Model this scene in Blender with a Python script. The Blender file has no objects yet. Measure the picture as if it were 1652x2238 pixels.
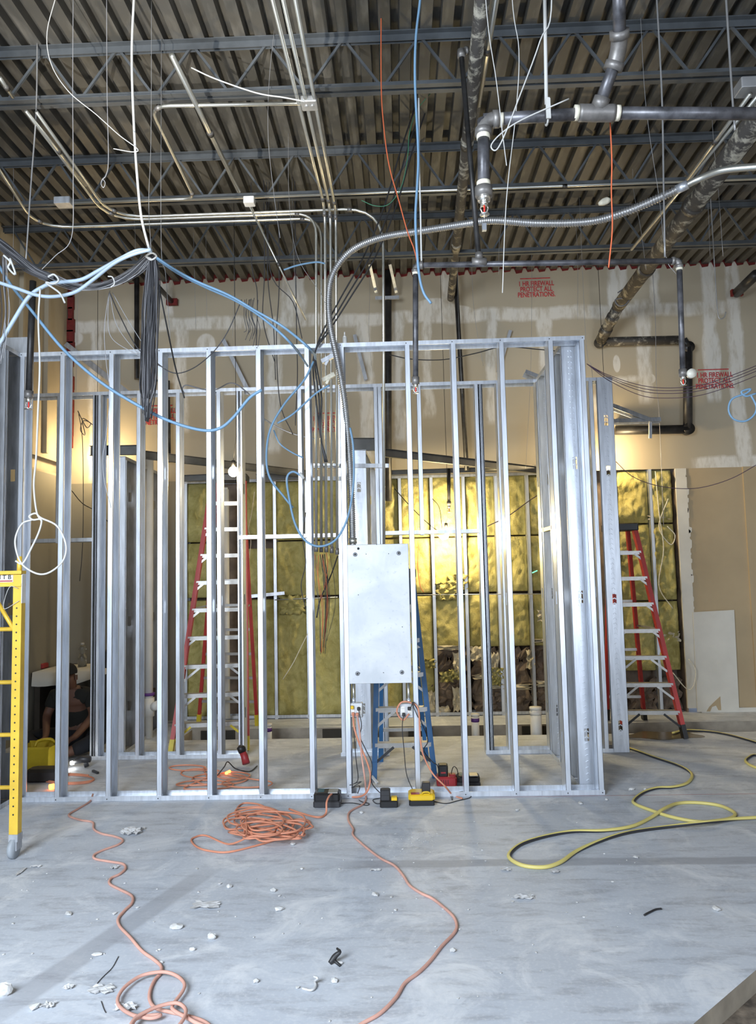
import bpy, bmesh, math, random
import numpy as np
from mathutils import Vector, Matrix
random.seed(7)
SC = bpy.context.scene
COL = SC.collection
# ------------------------------------------------------------------ camera
FPX = 1650.0; CAMH = 1.74
_a, _p, _r = [math.radians(v) for v in (1.66, 4.7, 1.24)]
FW = Vector((-math.sin(_a)*math.cos(_p), math.cos(_a)*math.cos(_p), math.sin(_p)))
_r0 = Vector((math.cos(_a), math.sin(_a), 0)); _u0 = _r0.cross(FW)
RT = math.cos(_r)*_r0 - math.sin(_r)*_u0
UP = math.sin(_r)*_r0 + math.cos(_r)*_u0
CAM = Vector((0, 0, CAMH))
cd = bpy.data.cameras.new('camera'); cam = bpy.data.objects.new('camera', cd); COL.objects.link(cam)
M = Matrix((RT, UP, -FW)).transposed().to_4x4(); M.translation = CAM
cam.matrix_world = M
cd.sensor_fit = 'VERTICAL'; cd.sensor_height = 36.0; cd.sensor_width = 36.0; cd.lens = FPX*36.0/2238
cd.clip_start = 0.05; cd.clip_end = 100
SC.camera = cam
def ray(x, y): return FW + (x-826)/FPX*RT - (y-1119)/FPX*UP
def PY(x, y, Y): d = ray(x, y); return CAM + d*(Y/d.y)
def PZ(x, y, z): d = ray(x, y); return CAM + d*((z-CAMH)/d.z)
# ------------------------------------------------------------------ world, daylight, exposure
w = bpy.data.worlds.new('world'); SC.world = w; w.use_nodes = True
bg = w.node_tree.nodes['Background']; bg.inputs[0].default_value = (0.62, 0.74, 1.0, 1); bg.inputs[1].default_value = 0.45
def area(name, loc, target, sx, sy, power, col):
    l = bpy.data.lights.new(name, 'AREA'); l.shape = 'RECTANGLE'; l.size = sx; l.size_y = sy; l.energy = power; l.color = col
    o = bpy.data.objects.new(name, l); COL.objects.link(o); o.location = loc
    o.rotation_euler = (Vector(target)-Vector(loc)).to_track_quat('-Z', 'Y').to_euler(); return o
area('shopfront_daylight', (-2.5, -0.7, 3.0), (0.1, 3.9, 0.0), 2.4, 2.6, 420, (0.80, 0.89, 1.0))
area('right_daylight', (3.2, -3.6, 1.9), (0.2, 5.0, 0.6), 2.2, 2.6, 135, (0.82, 0.90, 1.0))  # soft area light from behind the camera at right
def spot(name, loc, target, power, deg, col, blend=.8, rad=.25):
    l = bpy.data.lights.new(name, 'SPOT'); l.energy = power; l.spot_size = math.radians(deg); l.spot_blend = blend; l.color = col; l.shadow_soft_size = rad
    o = bpy.data.objects.new(name, l); COL.objects.link(o); o.location = loc
    o.rotation_euler = (Vector(target)-Vector(loc)).to_track_quat('-Z', 'Y').to_euler(); return o
spot('added_bounce_spot', (-2.2, -1.0, 0.4), (-1.5, 5.0, 5.5), 2300, 20, (1.0, 0.94, 0.84), .5, .05)  # added spot standing in for reflected light on the roof deck
SC.view_settings.view_transform = 'Standard'; SC.view_settings.look = 'None'
SC.view_settings.gamma = 1.0; SC.view_settings.use_curve_mapping = False
SC.view_settings.exposure = 0.5
# ------------------------------------------------------------------ materials
def nmat(name):
    m = bpy.data.materials.new(name); m.use_nodes = True
    nt = m.node_tree; return m, nt, nt.nodes['Principled BSDF']
def nd(nt, t, **k):
    n = nt.nodes.new(t)
    for a, b in k.items():
        if isinstance(a, str) and hasattr(n, a): setattr(n, a, b)
    return n
def noise(nt, scale, detail=4, vec=None, rough=.55, dist=0):
    n = nt.nodes.new('ShaderNodeTexNoise'); n.inputs['Scale'].default_value = scale; n.inputs['Detail'].default_value = detail
    n.inputs['Roughness'].default_value = rough; n.inputs['Distortion'].default_value = dist
    if vec is not None: nt.links.new(vec, n.inputs['Vector'])
    return n
def geo(nt, scale=None):
    g = nt.nodes.new('ShaderNodeNewGeometry'); v = g.outputs['Position']
    if scale:
        mp = nt.nodes.new('ShaderNodeMapping'); mp.inputs['Scale'].default_value = scale; nt.links.new(v, mp.inputs['Vector']); v = mp.outputs['Vector']
    return v
def mix(nt, fac, a, b):
    m = nt.nodes.new('ShaderNodeMix'); m.data_type = 'RGBA'
    for s, v in ((m.inputs[0], fac), (m.inputs[6], a), (m.inputs[7], b)):
        if hasattr(v, 'is_output') or isinstance(v, bpy.types.NodeSocket): nt.links.new(v, s)
        elif isinstance(v, (int, float)): s.default_value = v
        else: s.default_value = (*v, 1) if len(v) == 3 else v
    return m.outputs[2]
def ramp(nt, f, a, b):
    m = nt.nodes.new('ShaderNodeMapRange'); m.inputs[1].default_value = a; m.inputs[2].default_value = b; m.clamp = True
    nt.links.new(f, m.inputs[0]); return m.outputs[0]
def mth(nt, op, a, b=None, clamp=False):
    m = nt.nodes.new('ShaderNodeMath'); m.operation = op; m.use_clamp = clamp
    for i, v in enumerate((a, b)):
        if v is None: continue
        if isinstance(v, (int, float)): m.inputs[i].default_value = v
        else: nt.links.new(v, m.inputs[i])
    return m.outputs[0]
def bump(nt, p, h, s, d=.01):
    b = nt.nodes.new('ShaderNodeBump'); b.inputs['Strength'].default_value = s; b.inputs['Distance'].default_value = d
    nt.links.new(h, b.inputs['Height']); nt.links.new(b.outputs[0], p.inputs['Normal'])
def mat(name, col, rough=.6, metal=0, var=.12, sc=8, bmp=0, stretch=None, emit=None, es=0, tr=0):
    m, nt, p = nmat(name)
    v = geo(nt, stretch or (1, 1, 1)); n = noise(nt, sc, 4, v)
    dk = tuple(c*(1-var) for c in col); lt = tuple(min(1, c*(1+var)) for c in col)
    nt.links.new(mix(nt, ramp(nt, n.outputs[0], .3, .7), dk, lt), p.inputs['Base Color'])
    p.inputs['Roughness'].default_value = rough; p.inputs['Metallic'].default_value = metal
    if bmp: bump(nt, p, n.outputs[0], bmp)
    if emit: p.inputs['Emission Color'].default_value = (*emit, 1); p.inputs['Emission Strength'].default_value = es
    if tr: p.inputs['Transmission Weight'].default_value = tr
    return m
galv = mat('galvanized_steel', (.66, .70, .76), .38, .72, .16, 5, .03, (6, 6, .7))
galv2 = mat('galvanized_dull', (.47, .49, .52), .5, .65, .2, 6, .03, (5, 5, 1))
emt = mat('conduit_steel', (.62, .62, .57), .3, .85, .1, 6)
flexm = mat('flex_steel', (.44, .44, .44), .36, .8, .1, 10)
panelm, nt, p = nmat('panel_enamel')
n1 = noise(nt, 3.2, 6, geo(nt, (1, 1, 1.2)), .6, .6); n2 = noise(nt, 30, 3, geo(nt))
c = mix(nt, ramp(nt, n1.outputs[0], .35, .62), (.50, .53, .56), (.62, .64, .66)); c = mix(nt, ramp(nt, n2.outputs[0], .62, .75), c, (.44, .47, .51))
nt.links.new(c, p.inputs['Base Color']); p.inputs['Roughness'].default_value = .5; p.inputs['Metallic'].default_value = .2
blackpipe = mat('black_pipe', (.035, .034, .034), .42, .3, .5, 9)
pipegrey = mat('pipe_worn', (.10, .10, .11), .38, .4, .6, 14)
fitting = mat('cast_fitting', (.21, .20, .19), .45, .5, .25, 20, .1)
tapew = mat('thread_sealant', (.72, .68, .55), .7, 0, .2, 30)
brass = mat('sprinkler_chrome', (.75, .73, .68), .25, .9, .1, 20)
redglass = mat('red_bulb', (.7, .03, .02), .3)
dirtpipe, nt, p = nmat('dirty_main_pipe')
n1 = noise(nt, 9, 5, geo(nt), .7); c = mix(nt, ramp(nt, n1.outputs[0], .5, .62), (.045, .04, .035), (.34, .32, .26)); nt.links.new(c, p.inputs['Base Color']); p.inputs['Roughness'].default_value = .6
joistm = mat('joist_paint', (.085, .094, .102), .5, .25, .3, 5)
deckm, nt, p = nmat('deck_metal')
n1 = noise(nt, 1.2, 4, geo(nt)); n2 = noise(nt, 14, 4, geo(nt, (1, .25, 1)))
c = mix(nt, ramp(nt, n1.outputs[0], .35, .65), (.075, .073, .065), (.115, .111, .10)); c = mix(nt, ramp(nt, n2.outputs[0], .5, .75), c, (.17, .165, .15))
nt.links.new(c, p.inputs['Base Color']); p.inputs['Roughness'].default_value = .5; p.inputs['Metallic'].default_value = .35
# concrete
conc, nt, p = nmat('concrete_slab')
v = geo(nt); va = geo(nt, (.5, 2.0, 1))
n1 = noise(nt, 1.1, 6, v, .6); n2 = noise(nt, 5, 8, va, .7, .3); n3 = noise(nt, 60, 4, v); n4 = noise(nt, 2.4, 8, v, .72, .8)
c = mix(nt, ramp(nt, n1.outputs[0], .3, .7), (.42, .455, .51), (.54, .58, .635))
c = mix(nt, mth(nt, 'MULTIPLY', ramp(nt, n2.outputs[0], .50, .66), .75), c, (.30, .315, .35))
c = mix(nt, mth(nt, 'MULTIPLY', ramp(nt, n4.outputs[0], .50, .66), .8), c, (.70, .72, .745))
n5 = noise(nt, 13, 7, geo(nt, (.55, 1.5, 1)), .75, .4)
c = mix(nt, mth(nt, 'MULTIPLY', ramp(nt, n5.outputs[0], .56, .70), .55), c, (.27, .29, .33))
c = mix(nt, mth(nt, 'MULTIPLY', ramp(nt, n3.outputs[0], .5, .8), .4), c, (.72, .73, .74))
sx = nt.nodes.new('ShaderNodeSeparateXYZ'); nt.links.new(v, sx.inputs[0])
wob = noise(nt, 3, 4, v)
def band(axis, pos, half, soft=.01, wamt=.05):
    q = mth(nt, 'ADD', sx.outputs[axis], mth(nt, 'MULTIPLY', mth(nt, 'SUBTRACT', wob.outputs[0], .5), wamt))
    return ramp(nt, mth(nt, 'ABSOLUTE', mth(nt, 'SUBTRACT', q, pos)), half+soft, half-soft)
sc_ = band(1, 4.70, .055)          # dark strip left by a removed wall plate
xm = ramp(nt, sx.outputs[0], -.45, -.25)
c = mix(nt, mth(nt, 'MULTIPLY', mth(nt, 'MULTIPLY', sc_, xm), .6), c, (.25, .26, .29))
sl = nt.nodes.new('ShaderNodeMath')
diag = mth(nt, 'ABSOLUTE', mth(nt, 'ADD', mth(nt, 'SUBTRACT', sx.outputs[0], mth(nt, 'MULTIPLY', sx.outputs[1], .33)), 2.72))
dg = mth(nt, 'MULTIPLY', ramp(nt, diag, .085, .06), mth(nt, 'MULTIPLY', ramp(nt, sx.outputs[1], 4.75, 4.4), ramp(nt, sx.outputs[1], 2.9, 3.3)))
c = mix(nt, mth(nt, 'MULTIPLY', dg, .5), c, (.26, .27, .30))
red1 = mth(nt, 'MULTIPLY', band(1, 6.03, .006, .003, .0), ramp(nt, sx.outputs[0], .6, .7))
c = mix(nt, mth(nt, 'MULTIPLY', red1, .6), c, (.35, .05, .04))
nt.links.new(c, p.inputs['Base Color']); p.inputs['Roughness'].default_value = .62
bump(nt, p, n4.outputs[0], .15, .01)
footing = mat('old_concrete', (.34, .30, .24), .8, 0, .3, 5, .3)
soil = mat('dark_soil', (.045, .035, .028), .95, 0, .4, 8, .5)
# drywall with joint compound
def drywall(name, base, mud, vseams, hseams, patches=()):
    m, nt, p = nmat(name)
    v = geo(nt); sx = nt.nodes.new('ShaderNodeSeparateXYZ'); nt.links.new(v, sx.inputs[0])
    wob = noise(nt, 2.3, 6, geo(nt, (1, 1, .6)), .6); wb = mth(nt, 'MULTIPLY', mth(nt, 'SUBTRACT', wob.outputs[0], .5), .22)
    fine = noise(nt, 7, 5, geo(nt, (2.2, 1, .6)), .6)
    f = None
    for (x, z0, z1, hw) in vseams:
        a = ramp(nt, mth(nt, 'ABSOLUTE', mth(nt, 'ADD', mth(nt, 'SUBTRACT', sx.outputs[0], x), wb)), hw+.02, hw-.02)
        zz = mth(nt, 'MULTIPLY', ramp(nt, sx.outputs[2], z0-.04, z0+.04), ramp(nt, sx.outputs[2], z1+.04, z1-.04))
        a = mth(nt, 'MULTIPLY', a, zz); f = a if f is None else mth(nt, 'MAXIMUM', f, a)
    for (z, hw, x0, x1) in hseams:
        a = ramp(nt, mth(nt, 'ABSOLUTE', mth(nt, 'ADD', mth(nt, 'SUBTRACT', sx.outputs[2], z), mth(nt, 'MULTIPLY', wb, .6))), hw+.02, hw-.02)
        a = mth(nt, 'MULTIPLY', a, mth(nt, 'MULTIPLY', ramp(nt, sx.outputs[0], x0, x0+.1), ramp(nt, sx.outputs[0], x1, x1-.1)))
        f = a if f is None else mth(nt, 'MAXIMUM', f, a)
    for (x, z, rx, rz) in patches:
        dx = mth(nt, 'DIVIDE', mth(nt, 'SUBTRACT', sx.outputs[0], x), rx); dz = mth(nt, 'DIVIDE', mth(nt, 'SUBTRACT', sx.outputs[2], z), rz)
        r2 = mth(nt, 'ADD', mth(nt, 'MULTIPLY', dx, dx), mth(nt, 'MULTIPLY', dz, dz)); r2 = mth(nt, 'ADD', r2, mth(nt, 'MULTIPLY', wb, 3))
        a = ramp(nt, r2, 1.15, .85); f = a if f is None else mth(nt, 'MAXIMUM', f, a)
    if f is not None:
        f = mth(nt, 'MULTIPLY', f, ramp(nt, fine.outputs[0], .25, .55))
        f = mth(nt, 'MULTIPLY', f, .9)
    big = noise(nt, .8, 3, v); b = mix(nt, ramp(nt, big.outputs[0], .3, .7), tuple(q*.93 for q in base), tuple(q*1.05 for q in base))
    c = mix(nt, f, b, mud) if f is not None else b
    nt.links.new(c, p.inputs['Base Color']); p.inputs['Roughness'].default_value = .85
    return m
def XB(px, py=700): return PY(px, py, 9.37).x
def ZB(py, px=826): return PY(px, py, 9.37).z
wallmat = drywall('firewall_drywall', (.46, .40, .295), (.74, .71, .64),
    [(XB(205, 800), 3.0, 5.0, .06), (XB(362, 640), 5.1, 5.7, .08), (XB(395, 800), 3.6, 5.0, .07), (XB(600, 800), 3.3, 5.0, .08), (XB(640, 640), 5.0, 5.7, .14), (XB(800, 850), 3.2, 5.0, .09),
     (XB(870, 800), 3.4, 5.0, .07), (XB(932, 820), 3.7, 5.0, .06), (XB(980, 640), 5.0, 5.7, .1), (XB(1075, 800), 3.6, 5.0, .06), (XB(1195, 800), 3.6, 5.0, .09), (XB(1350, 620), 5.0, 5.7, .12), (XB(1410, 820), 3.8, 5.1, .09), (XB(1428, 620), 5.0, 5.6, .05), (XB(1550, 700), 3.8, 5.6, .08), (XB(1612, 800), 3.0, 5.6, .09), (XB(1310, 900), 3.6, 3.9, .1)],
    [(4.97, .07, -4.4, 4.2), (4.1, .035, 2.6, 3.2), (3.0, .09, 3.6, 5.6), (5.03, .03, -4.4, 4.2)],
    [(XB(1347, 785), ZB(795, 1347), .045, .11), (XB(1555, 770), ZB(770, 1555), .12, .38), (XB(950, 680), 5.1, .25, .12), (XB(1005, 690), 5.0, .2, .12), (XB(1425, 860), 4.1, .05, .06), (XB(150, 735), 4.85, .18, .12), (XB(450, 750), 4.7, .12, .15)])
wallmud = mat('joint_compound', (.66, .62, .52), .85, 0, .12, 6)
wallpaint = mat('tan_paint', (.44, .34, .205), .75, 0, .06, 2)
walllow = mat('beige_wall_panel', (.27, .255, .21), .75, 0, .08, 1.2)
wallside = mat('side_wall_board', (.42, .36, .26), .85, 0, .2, 1.5, .1, (1, 1, .4))
darkboard = mat('board_and_notch_shade', (.05, .045, .035), .9)
whiteboardm = mat('white_gypsum_face', (.66, .64, .57), .8, 0, .07, 3)
redcaulk = mat('red_firestop', (.15, .012, .010), .8, 0, .3, 20, .3)
redpaint = mat('red_stencil_paint', (.50, .035, .04), .8, 0, .3, 30)
insul, nt, p = nmat('yellow_fiberglass')
v = geo(nt); n1 = noise(nt, 6, 8, v, .65, 1.0); n2 = noise(nt, 45, 5, geo(nt, (1, 1, .6)), .7); n3 = noise(nt, 1.6, 5, v, .6)
c = mix(nt, ramp(nt, n1.outputs[0], .3, .7), (.36, .31, .10), (.60, .54, .23)); c = mix(nt, mth(nt, 'MULTIPLY', ramp(nt, n3.outputs[0], .58, .75), .6), c, (.22, .18, .07))
c = mix(nt, mth(nt, 'MULTIPLY', ramp(nt, n2.outputs[0], .55, .8), .3), c, (.7, .62, .3))
nt.links.new(c, p.inputs['Base Color']); p.inputs['Roughness'].default_value = 1.0; p.inputs['Specular IOR Level'].default_value = 0; bump(nt, p, n2.outputs[0], .55, .03)
kraft = mat('kraft_paper', (.20, .15, .11), .8, 0, .35, 7, .3)
torn = mat('torn_white_facing', (.55, .50, .38), .9, 0, .25, 14, .4)
orange = mat('orange_cord_jacket', (.62, .25, .15), .55, 0, .15, 6)
orange_dusty = mat('dusty_orange_cord_jacket', (.60, .33, .26), .75, 0, .22, 3)
blackcord = mat('black_cord_jacket', (.02, .02, .022), .5)
whitecord = mat('white_cable_jacket', (.52, .52, .50), .55, 0, .1, 5)
greywire = mat('grey_wire', (.33, .33, .34), .5, .3)
thinwire = mat('hanger_wire', (.38, .38, .38), .45, .6)
bluecord = mat('blue_cable_jacket', (.16, .29, .43), .5, 0, .12, 4)
bluegrey = mat('pale_blue_tubing', (.36, .45, .54), .5, 0, .1, 4)
blackcable = mat('dark_data_cable', (.045, .045, .05), .5)
greycable = mat('grey_data_cable', (.16, .16, .17), .5)
greencord = mat('green_wire', (.05, .22, .12), .5)
redwire = mat('orange_thin_wire', (.60, .13, .05), .5)
purplewire = mat('purple_wire', (.10, .06, .10), .5)
hosem, nt, p = nmat('air_hose')
g = nt.nodes.new('ShaderNodeUVMap'); sp_ = nt.nodes.new('ShaderNodeSeparateXYZ'); nt.links.new(g.outputs[0], sp_.inputs[0])
tw = mth(nt, 'FRACT', mth(nt, 'ADD', sp_.outputs[0], mth(nt, 'MULTIPLY', mth(nt, 'SINE', mth(nt, 'MULTIPLY', sp_.outputs[1], 2.1)), .22)))
f = ramp(nt, mth(nt, 'ABSOLUTE', mth(nt, 'SUBTRACT', tw, .5)), .17, .19)
c = mix(nt, f, (.025, .025, .03), (.64, .55, .18)); nt.links.new(c, p.inputs['Base Color']); p.inputs['Roughness'].default_value = .5
redfib = mat('red_fiberglass_rail', (.42, .035, .03), .45, 0, .15, 5)
bluefib = mat('blue_fiberglass_rail', (.02, .11, .27), .45, 0, .12, 5)
alum = mat('aluminium_tread', (.43, .42, .40), .4, .7, .12, 20)
blackpl = mat('black_plastic', (.010, .010, .011), .45, 0, .2, 10)
yellowpl = mat('yellow_plastic', (.74, .48, .02), .4, 0, .08, 8)
yellowfoot = mat('yellow_ladder_foot', (.58, .45, .03), .5)
redpl = mat('red_plastic', (.30, .025, .03), .45, 0, .15, 10)
greypl = mat('grey_plastic', (.03, .03, .033), .45)
scaff = mat('yellow_scaffold_paint', (.70, .46, .05), .42, .1, .14, 6)
stickerm = mat('white_sticker', (.75, .74, .70), .6)
rubber = mat('grey_caster_rubber', (.32, .35, .38), .6)
pvc = mat('white_pvc', (.66, .65, .61), .45, 0, .06, 5)
purple = mat('purple_primer', (.10, .03, .20), .5)
beamm = mat('dark_steel_header', (.13, .13, .125), .5, .5, .25, 5)
bulbm = mat('lit_bulb', (1, .9, .7), .4, emit=(1, .80, .50), es=60)
ledw = mat('lit_tool_light', (1, 1, 1), .4, emit=(1, 1, 1), es=25)
ledr = mat('lit_plug_end', (1, .3, .1), .4, emit=(1, .22, .04), es=5)
ledg = mat('green_streak_glow', (.25, .8, .55), .4, emit=(.2, 1, .6), es=.8)
skin = mat('skin', (.13, .062, .04), .6, 0, .1, 8)
shirtm = mat('dark_shirt', (.012, .012, .010), .9)
pantsm = mat('dark_jeans', (.010, .011, .015), .9)
hairm = mat('black_cap', (.012, .012, .012), .9)
crumb = mat('gypsum_crumb', (.56, .56, .55), .9, 0, .15, 30)
paperm = mat('crumpled_white_paper', (.52, .52, .52), .85, 0, .15, 20)
boxm = mat('octagon_box_steel', (.55, .56, .57), .4, .7)
woodm = mat('counter_wood', (.05, .04, .03), .8)
clearm = mat('clear_bottle', (.55, .55, .50), .15, 0, .05, 5, tr=.85)
puddle, nt, p = nmat('wet_patch')
p.inputs['Base Color'].default_value = (.12, .095, .06, 1); p.inputs['Roughness'].default_value = .25
# ------------------------------------------------------------------ geometry helpers
ORG = {}
class MB:
    def __init__(s): s.v = []; s.f = []; s.uv = {}; s.X = Matrix.Identity(4)
    def add(s, vs, fs):
        b = len(s.v); s.v += [tuple(s.X @ Vector(v)) for v in vs]; s.f += [tuple(i+b for i in f) for f in fs]; return s
    def box(s, a, b):
        x0, y0, z0 = [min(a[i], b[i]) for i in range(3)]; x1, y1, z1 = [max(a[i], b[i]) for i in range(3)]
        return s.add([(x0,y0,z0),(x1,y0,z0),(x1,y1,z0),(x0,y1,z0),(x0,y0,z1),(x1,y0,z1),(x1,y1,z1),(x0,y1,z1)],
                     [(0,3,2,1),(4,5,6,7),(0,1,5,4),(1,2,6,5),(2,3,7,6),(3,0,4,7)])
    def cb(s, c, d): return s.box([c[i]-d[i]/2 for i in range(3)], [c[i]+d[i]/2 for i in range(3)])
    def bev(s, a, b, r):      # box with chamfered vertical edges and top
        x0, y0, z0 = a; x1, y1, z1 = b; vs = []
        def ring(i, z): return [(x0+i+r,y0+i,z),(x1-i-r,y0+i,z),(x1-i,y0+i+r,z),(x1-i,y1-i-r,z),(x1-i-r,y1-i,z),(x0+i+r,y1-i,z),(x0+i,y1-i-r,z),(x0+i,y0+i+r,z)]
        rs = [ring(r*.5, z0), ring(0, z0+r*.6), ring(0, z1-r*.8), ring(r*.9, z1)]
        for q in rs: vs += q
        fs = [tuple(range(7, -1, -1)), tuple(range(24, 32))]
        for k in range(3):
            for i in range(8): fs.append((k*8+i, k*8+(i+1)%8, k*8+8+(i+1)%8, k*8+8+i))
        return s.add(vs, fs)
    def bar(s, p0, p1, w, h, up=(0, 0, 1)):
        p0 = Vector(p0); p1 = Vector(p1); d = (p1-p0).normalized(); u = Vector(up)
        if abs(d.dot(u)) > .98: u = Vector((0, 1, 0))
        sd = d.cross(u).normalized(); u = sd.cross(d)
        vs = []
        for q in (p0, p1):
            for a, b in ((-1,-1),(1,-1),(1,1),(-1,1)): vs.append(q+sd*(a*w/2)+u*(b*h/2))
        return s.add(vs, [(0,1,2,3),(7,6,5,4),(0,4,5,1),(1,5,6,2),(2,6,7,3),(3,7,4,0)])
    def chan(s, p0, p1, w, h, t=.003, up=(0, 0, 1)):   # C channel opening along +side
        p0 = Vector(p0); p1 = Vector(p1); d = (p1-p0).normalized(); u = Vector(up); sd = d.cross(u).normalized(); u = sd.cross(d)
        s.bar(p0, p1, t, h, up)
        for k in (-1, 1): s.bar(p0+sd*w/2+u*k*(h/2-t/2), p1+sd*w/2+u*k*(h/2-t/2), w, t, up)
        return s
    def tube(s, pts, r, n=8, cap=True, uvs=False):
        pts = [Vector(p) for p in pts]; m = len(pts); rr = r if hasattr(r, '__len__') else [r]*m
        t0 = (pts[1]-pts[0]).normalized(); nrm = t0.orthogonal().normalized()
        if abs(t0.z) < .9: nrm = Vector((0, 0, 1)) - t0*t0.z; nrm.normalize()
        base = len(s.v); L = 0
        for i, p in enumerate(pts):
            t = (pts[min(i+1, m-1)]-pts[max(i-1, 0)])
            if t.length < 1e-9: t = t0.copy()
            t.normalize(); nrm = nrm - t*nrm.dot(t)
            if nrm.length < 1e-6: nrm = t.orthogonal()
            nrm.normalize(); bn = t.cross(nrm)
            if i: L += (pts[i]-pts[i-1]).length
            for k in range(n):
                a = 2*math.pi*k/n; s.v.append(tuple(s.X @ (p+(nrm*math.cos(a)+bn*math.sin(a))*rr[i])))
                if uvs: s.uv[len(s.v)-1] = (k/n, L)
        for i in range(m-1):
            for k in range(n):
                a = base+i*n+k; b = base+i*n+(k+1)%n; s.f.append((a, b, b+n, a+n))
        if cap: s.f.append(tuple(base+k for k in range(n-1, -1, -1))); s.f.append(tuple(base+(m-1)*n+k for k in range(n)))
        return s
    def cyl(s, p0, p1, r, n=12, r2=None): return s.tube([p0, p1], [r, r if r2 is None else r2], n)
    def build(s, name, m, parent=None, smooth=False, label=None, cat=None, group=None, kind=None):
        me = bpy.data.meshes.new(name); o = bpy.data.objects.new(name, me); COL.objects.link(o)
        A = np.array(s.v)
        if parent is not None: org = Vector(ORG[parent.name])
        elif kind == 'structure': org = Vector((0, 0, 0))
        else: org = Vector(((A[:,0].min()+A[:,0].max())/2, (A[:,1].min()+A[:,1].max())/2, A[:,2].min()))
        me.from_pydata([tuple(x) for x in (A-np.array(org))], [], s.f)
        if s.uv:
            ul = me.uv_layers.new(name='UVMap')
            for poly in me.polygons:
                us = [s.uv.get(me.loops[li].vertex_index, (0, 0)) for li in poly.loop_indices]
                wrap = max(u[0] for u in us)-min(u[0] for u in us) > .5
                for li, u in zip(poly.loop_indices, us): ul.data[li].uv = (u[0]+1 if wrap and u[0] < .5 else u[0], u[1])
        for q in (m if isinstance(m, (list, tuple)) else [m]): me.materials.append(q)
        me.update()
        if smooth: me.polygons.foreach_set('use_smooth', [True]*len(me.polygons))
        if parent is not None: o.parent = parent
        else: o.location = org
        ORG[o.name] = tuple(org)
        if label: o['label'] = label
        if cat: o['category'] = cat
        if group: o['group'] = group
        if kind: o['kind'] = kind
        return o
def thing(name, label, cat, loc, group=None):
    o = bpy.data.objects.new(name, None); COL.objects.link(o); o.location = loc; o.empty_display_size = .1
    o['label'] = label; o['category'] = cat
    if group: o['group'] = group
    ORG[o.name] = tuple(loc); return o
def struct(name, b, m, parent=None, smooth=False): return b.build(name, m, parent, smooth, kind='structure' if parent is None else None)
def sm(pts, k=6, closed=False):
    pts = [Vector(p) for p in pts]
    if len(pts) < 3: return pts
    P = [pts[0]*2-pts[1]]+pts+[pts[-1]*2-pts[-2]]; out = []
    for i in range(1, len(P)-2):
        for j in range(k):
            t = j/k; a, b, c, d = P[i-1], P[i], P[i+1], P[i+2]
            out.append(.5*((2*b)+(c-a)*t+(2*a-5*b+4*c-d)*t*t+(3*b-a-3*c+d)*t*t*t))
    out.append(pts[-1]); return out
def px(Y, *pts):                      # picture points at distance Y (a point may carry its own)
    return [PY(q[0], q[1], q[2] if len(q) > 2 else Y) for q in pts]
def fl(z, *pts): return [PZ(q[0], q[1], q[2] if len(q) > 2 else z) for q in pts]
def cable(name, label, cat, pts, r, m, group=None, k=6, n=8, uvs=False):
    return MB().tube(sm(pts, k), r, n, uvs=uvs).build(name, m, None, True, label, cat, group)
def text(body, size, m, name, Mx, parent=None, label=None, cat=None, group=None, ext=.002, align='CENTER', off=.012):
    cu = bpy.data.curves.new('t', 'FONT'); cu.body = body; cu.size = size; cu.extrude = ext; cu.align_x = align; cu.space_line = .82; cu.offset = size*off
    to = bpy.data.objects.new('t', cu); COL.objects.link(to)
    dg = bpy.context.evaluated_depsgraph_get(); me0 = to.evaluated_get(dg).to_mesh()
    b = MB(); b.X = Mx; b.add([tuple(v.co) for v in me0.vertices], [tuple(p.vertices) for p in me0.polygons])
    to.evaluated_get(dg).to_mesh_clear(); bpy.data.objects.remove(to); bpy.data.curves.remove(cu)
    return b.build(name, m, parent, False, label, cat, group)
# ================================================================== SETTING
F1 = 6.05; F2 = 7.41; BK = 9.37; DZ = 5.62; HT = 3.635; LX = -4.2; RX = 6.6
pa = PZ(1515, 2238, 0); pb = PZ(1652, 2120, 0); dd = (pb-pa)/(pb.x-pa.x)
q0 = pa+dd*(0.35-pa.x); q1 = pa+dd*(RX-pa.x)
b = MB(); T0 = 8.24; T1 = 8.80
b.add([(LX,-5,0),(.35,-5,0),(q0.x,q0.y,0),(q1.x,q1.y,0),(RX,T0,0),(LX,T0,0)], [(0,1,2,3,4,5)])
b.add([(LX,T0,0),(-2.45,T0,0),(-2.45,T1,0),(LX,T1,0)], [(0,1,2,3)])
b.add([(LX,T1,0),(RX,T1,0),(RX,BK+.6,0),(LX,BK+.6,0)], [(0,1,2,3)])
struct('floor', b, conc)
b = MB(); b.add([(-2.45,T0,0),(RX,T0,0),(RX,T0,-.4),(-2.45,T0,-.4)], [(0,1,2,3)])
b.add([(-2.45,T1,0),(RX,T1,0),(RX,T1,-.4),(-2.45,T1,-.4)], [(3,2,1,0)]); b.add([(-2.45,T0,0),(-2.45,T1,0),(-2.45,T1,-.4),(-2.45,T0,-.4)], [(0,1,2,3)])
b.add([(.35,-5,0),(.35,-5,-.3),(q0.x,q0.y,-.3),(q0.x,q0.y,0),(q1.x,q1.y,0),(q1.x,q1.y,-.3)], [(0,3,2,1),(3,4,5,2)])
struct('trim_1', b, footing)
b = MB(); b.add([(-2.45,T0,-.38),(RX,T0,-.38),(RX,T1,-.38),(-2.45,T1,-.38)], [(0,1,2,3)])
struct('ground', b, soil)
b = MB(); b.add([(.35,-5,-.09),(RX+3,-5,-.09),(RX+3,9,-.09),(.35,3.5,-.09)], [(0,1,2,3)])
struct('ground', b, mat('brown_dirt', (.15, .12, .09), .95, 0, .6, 16, .6))
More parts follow.
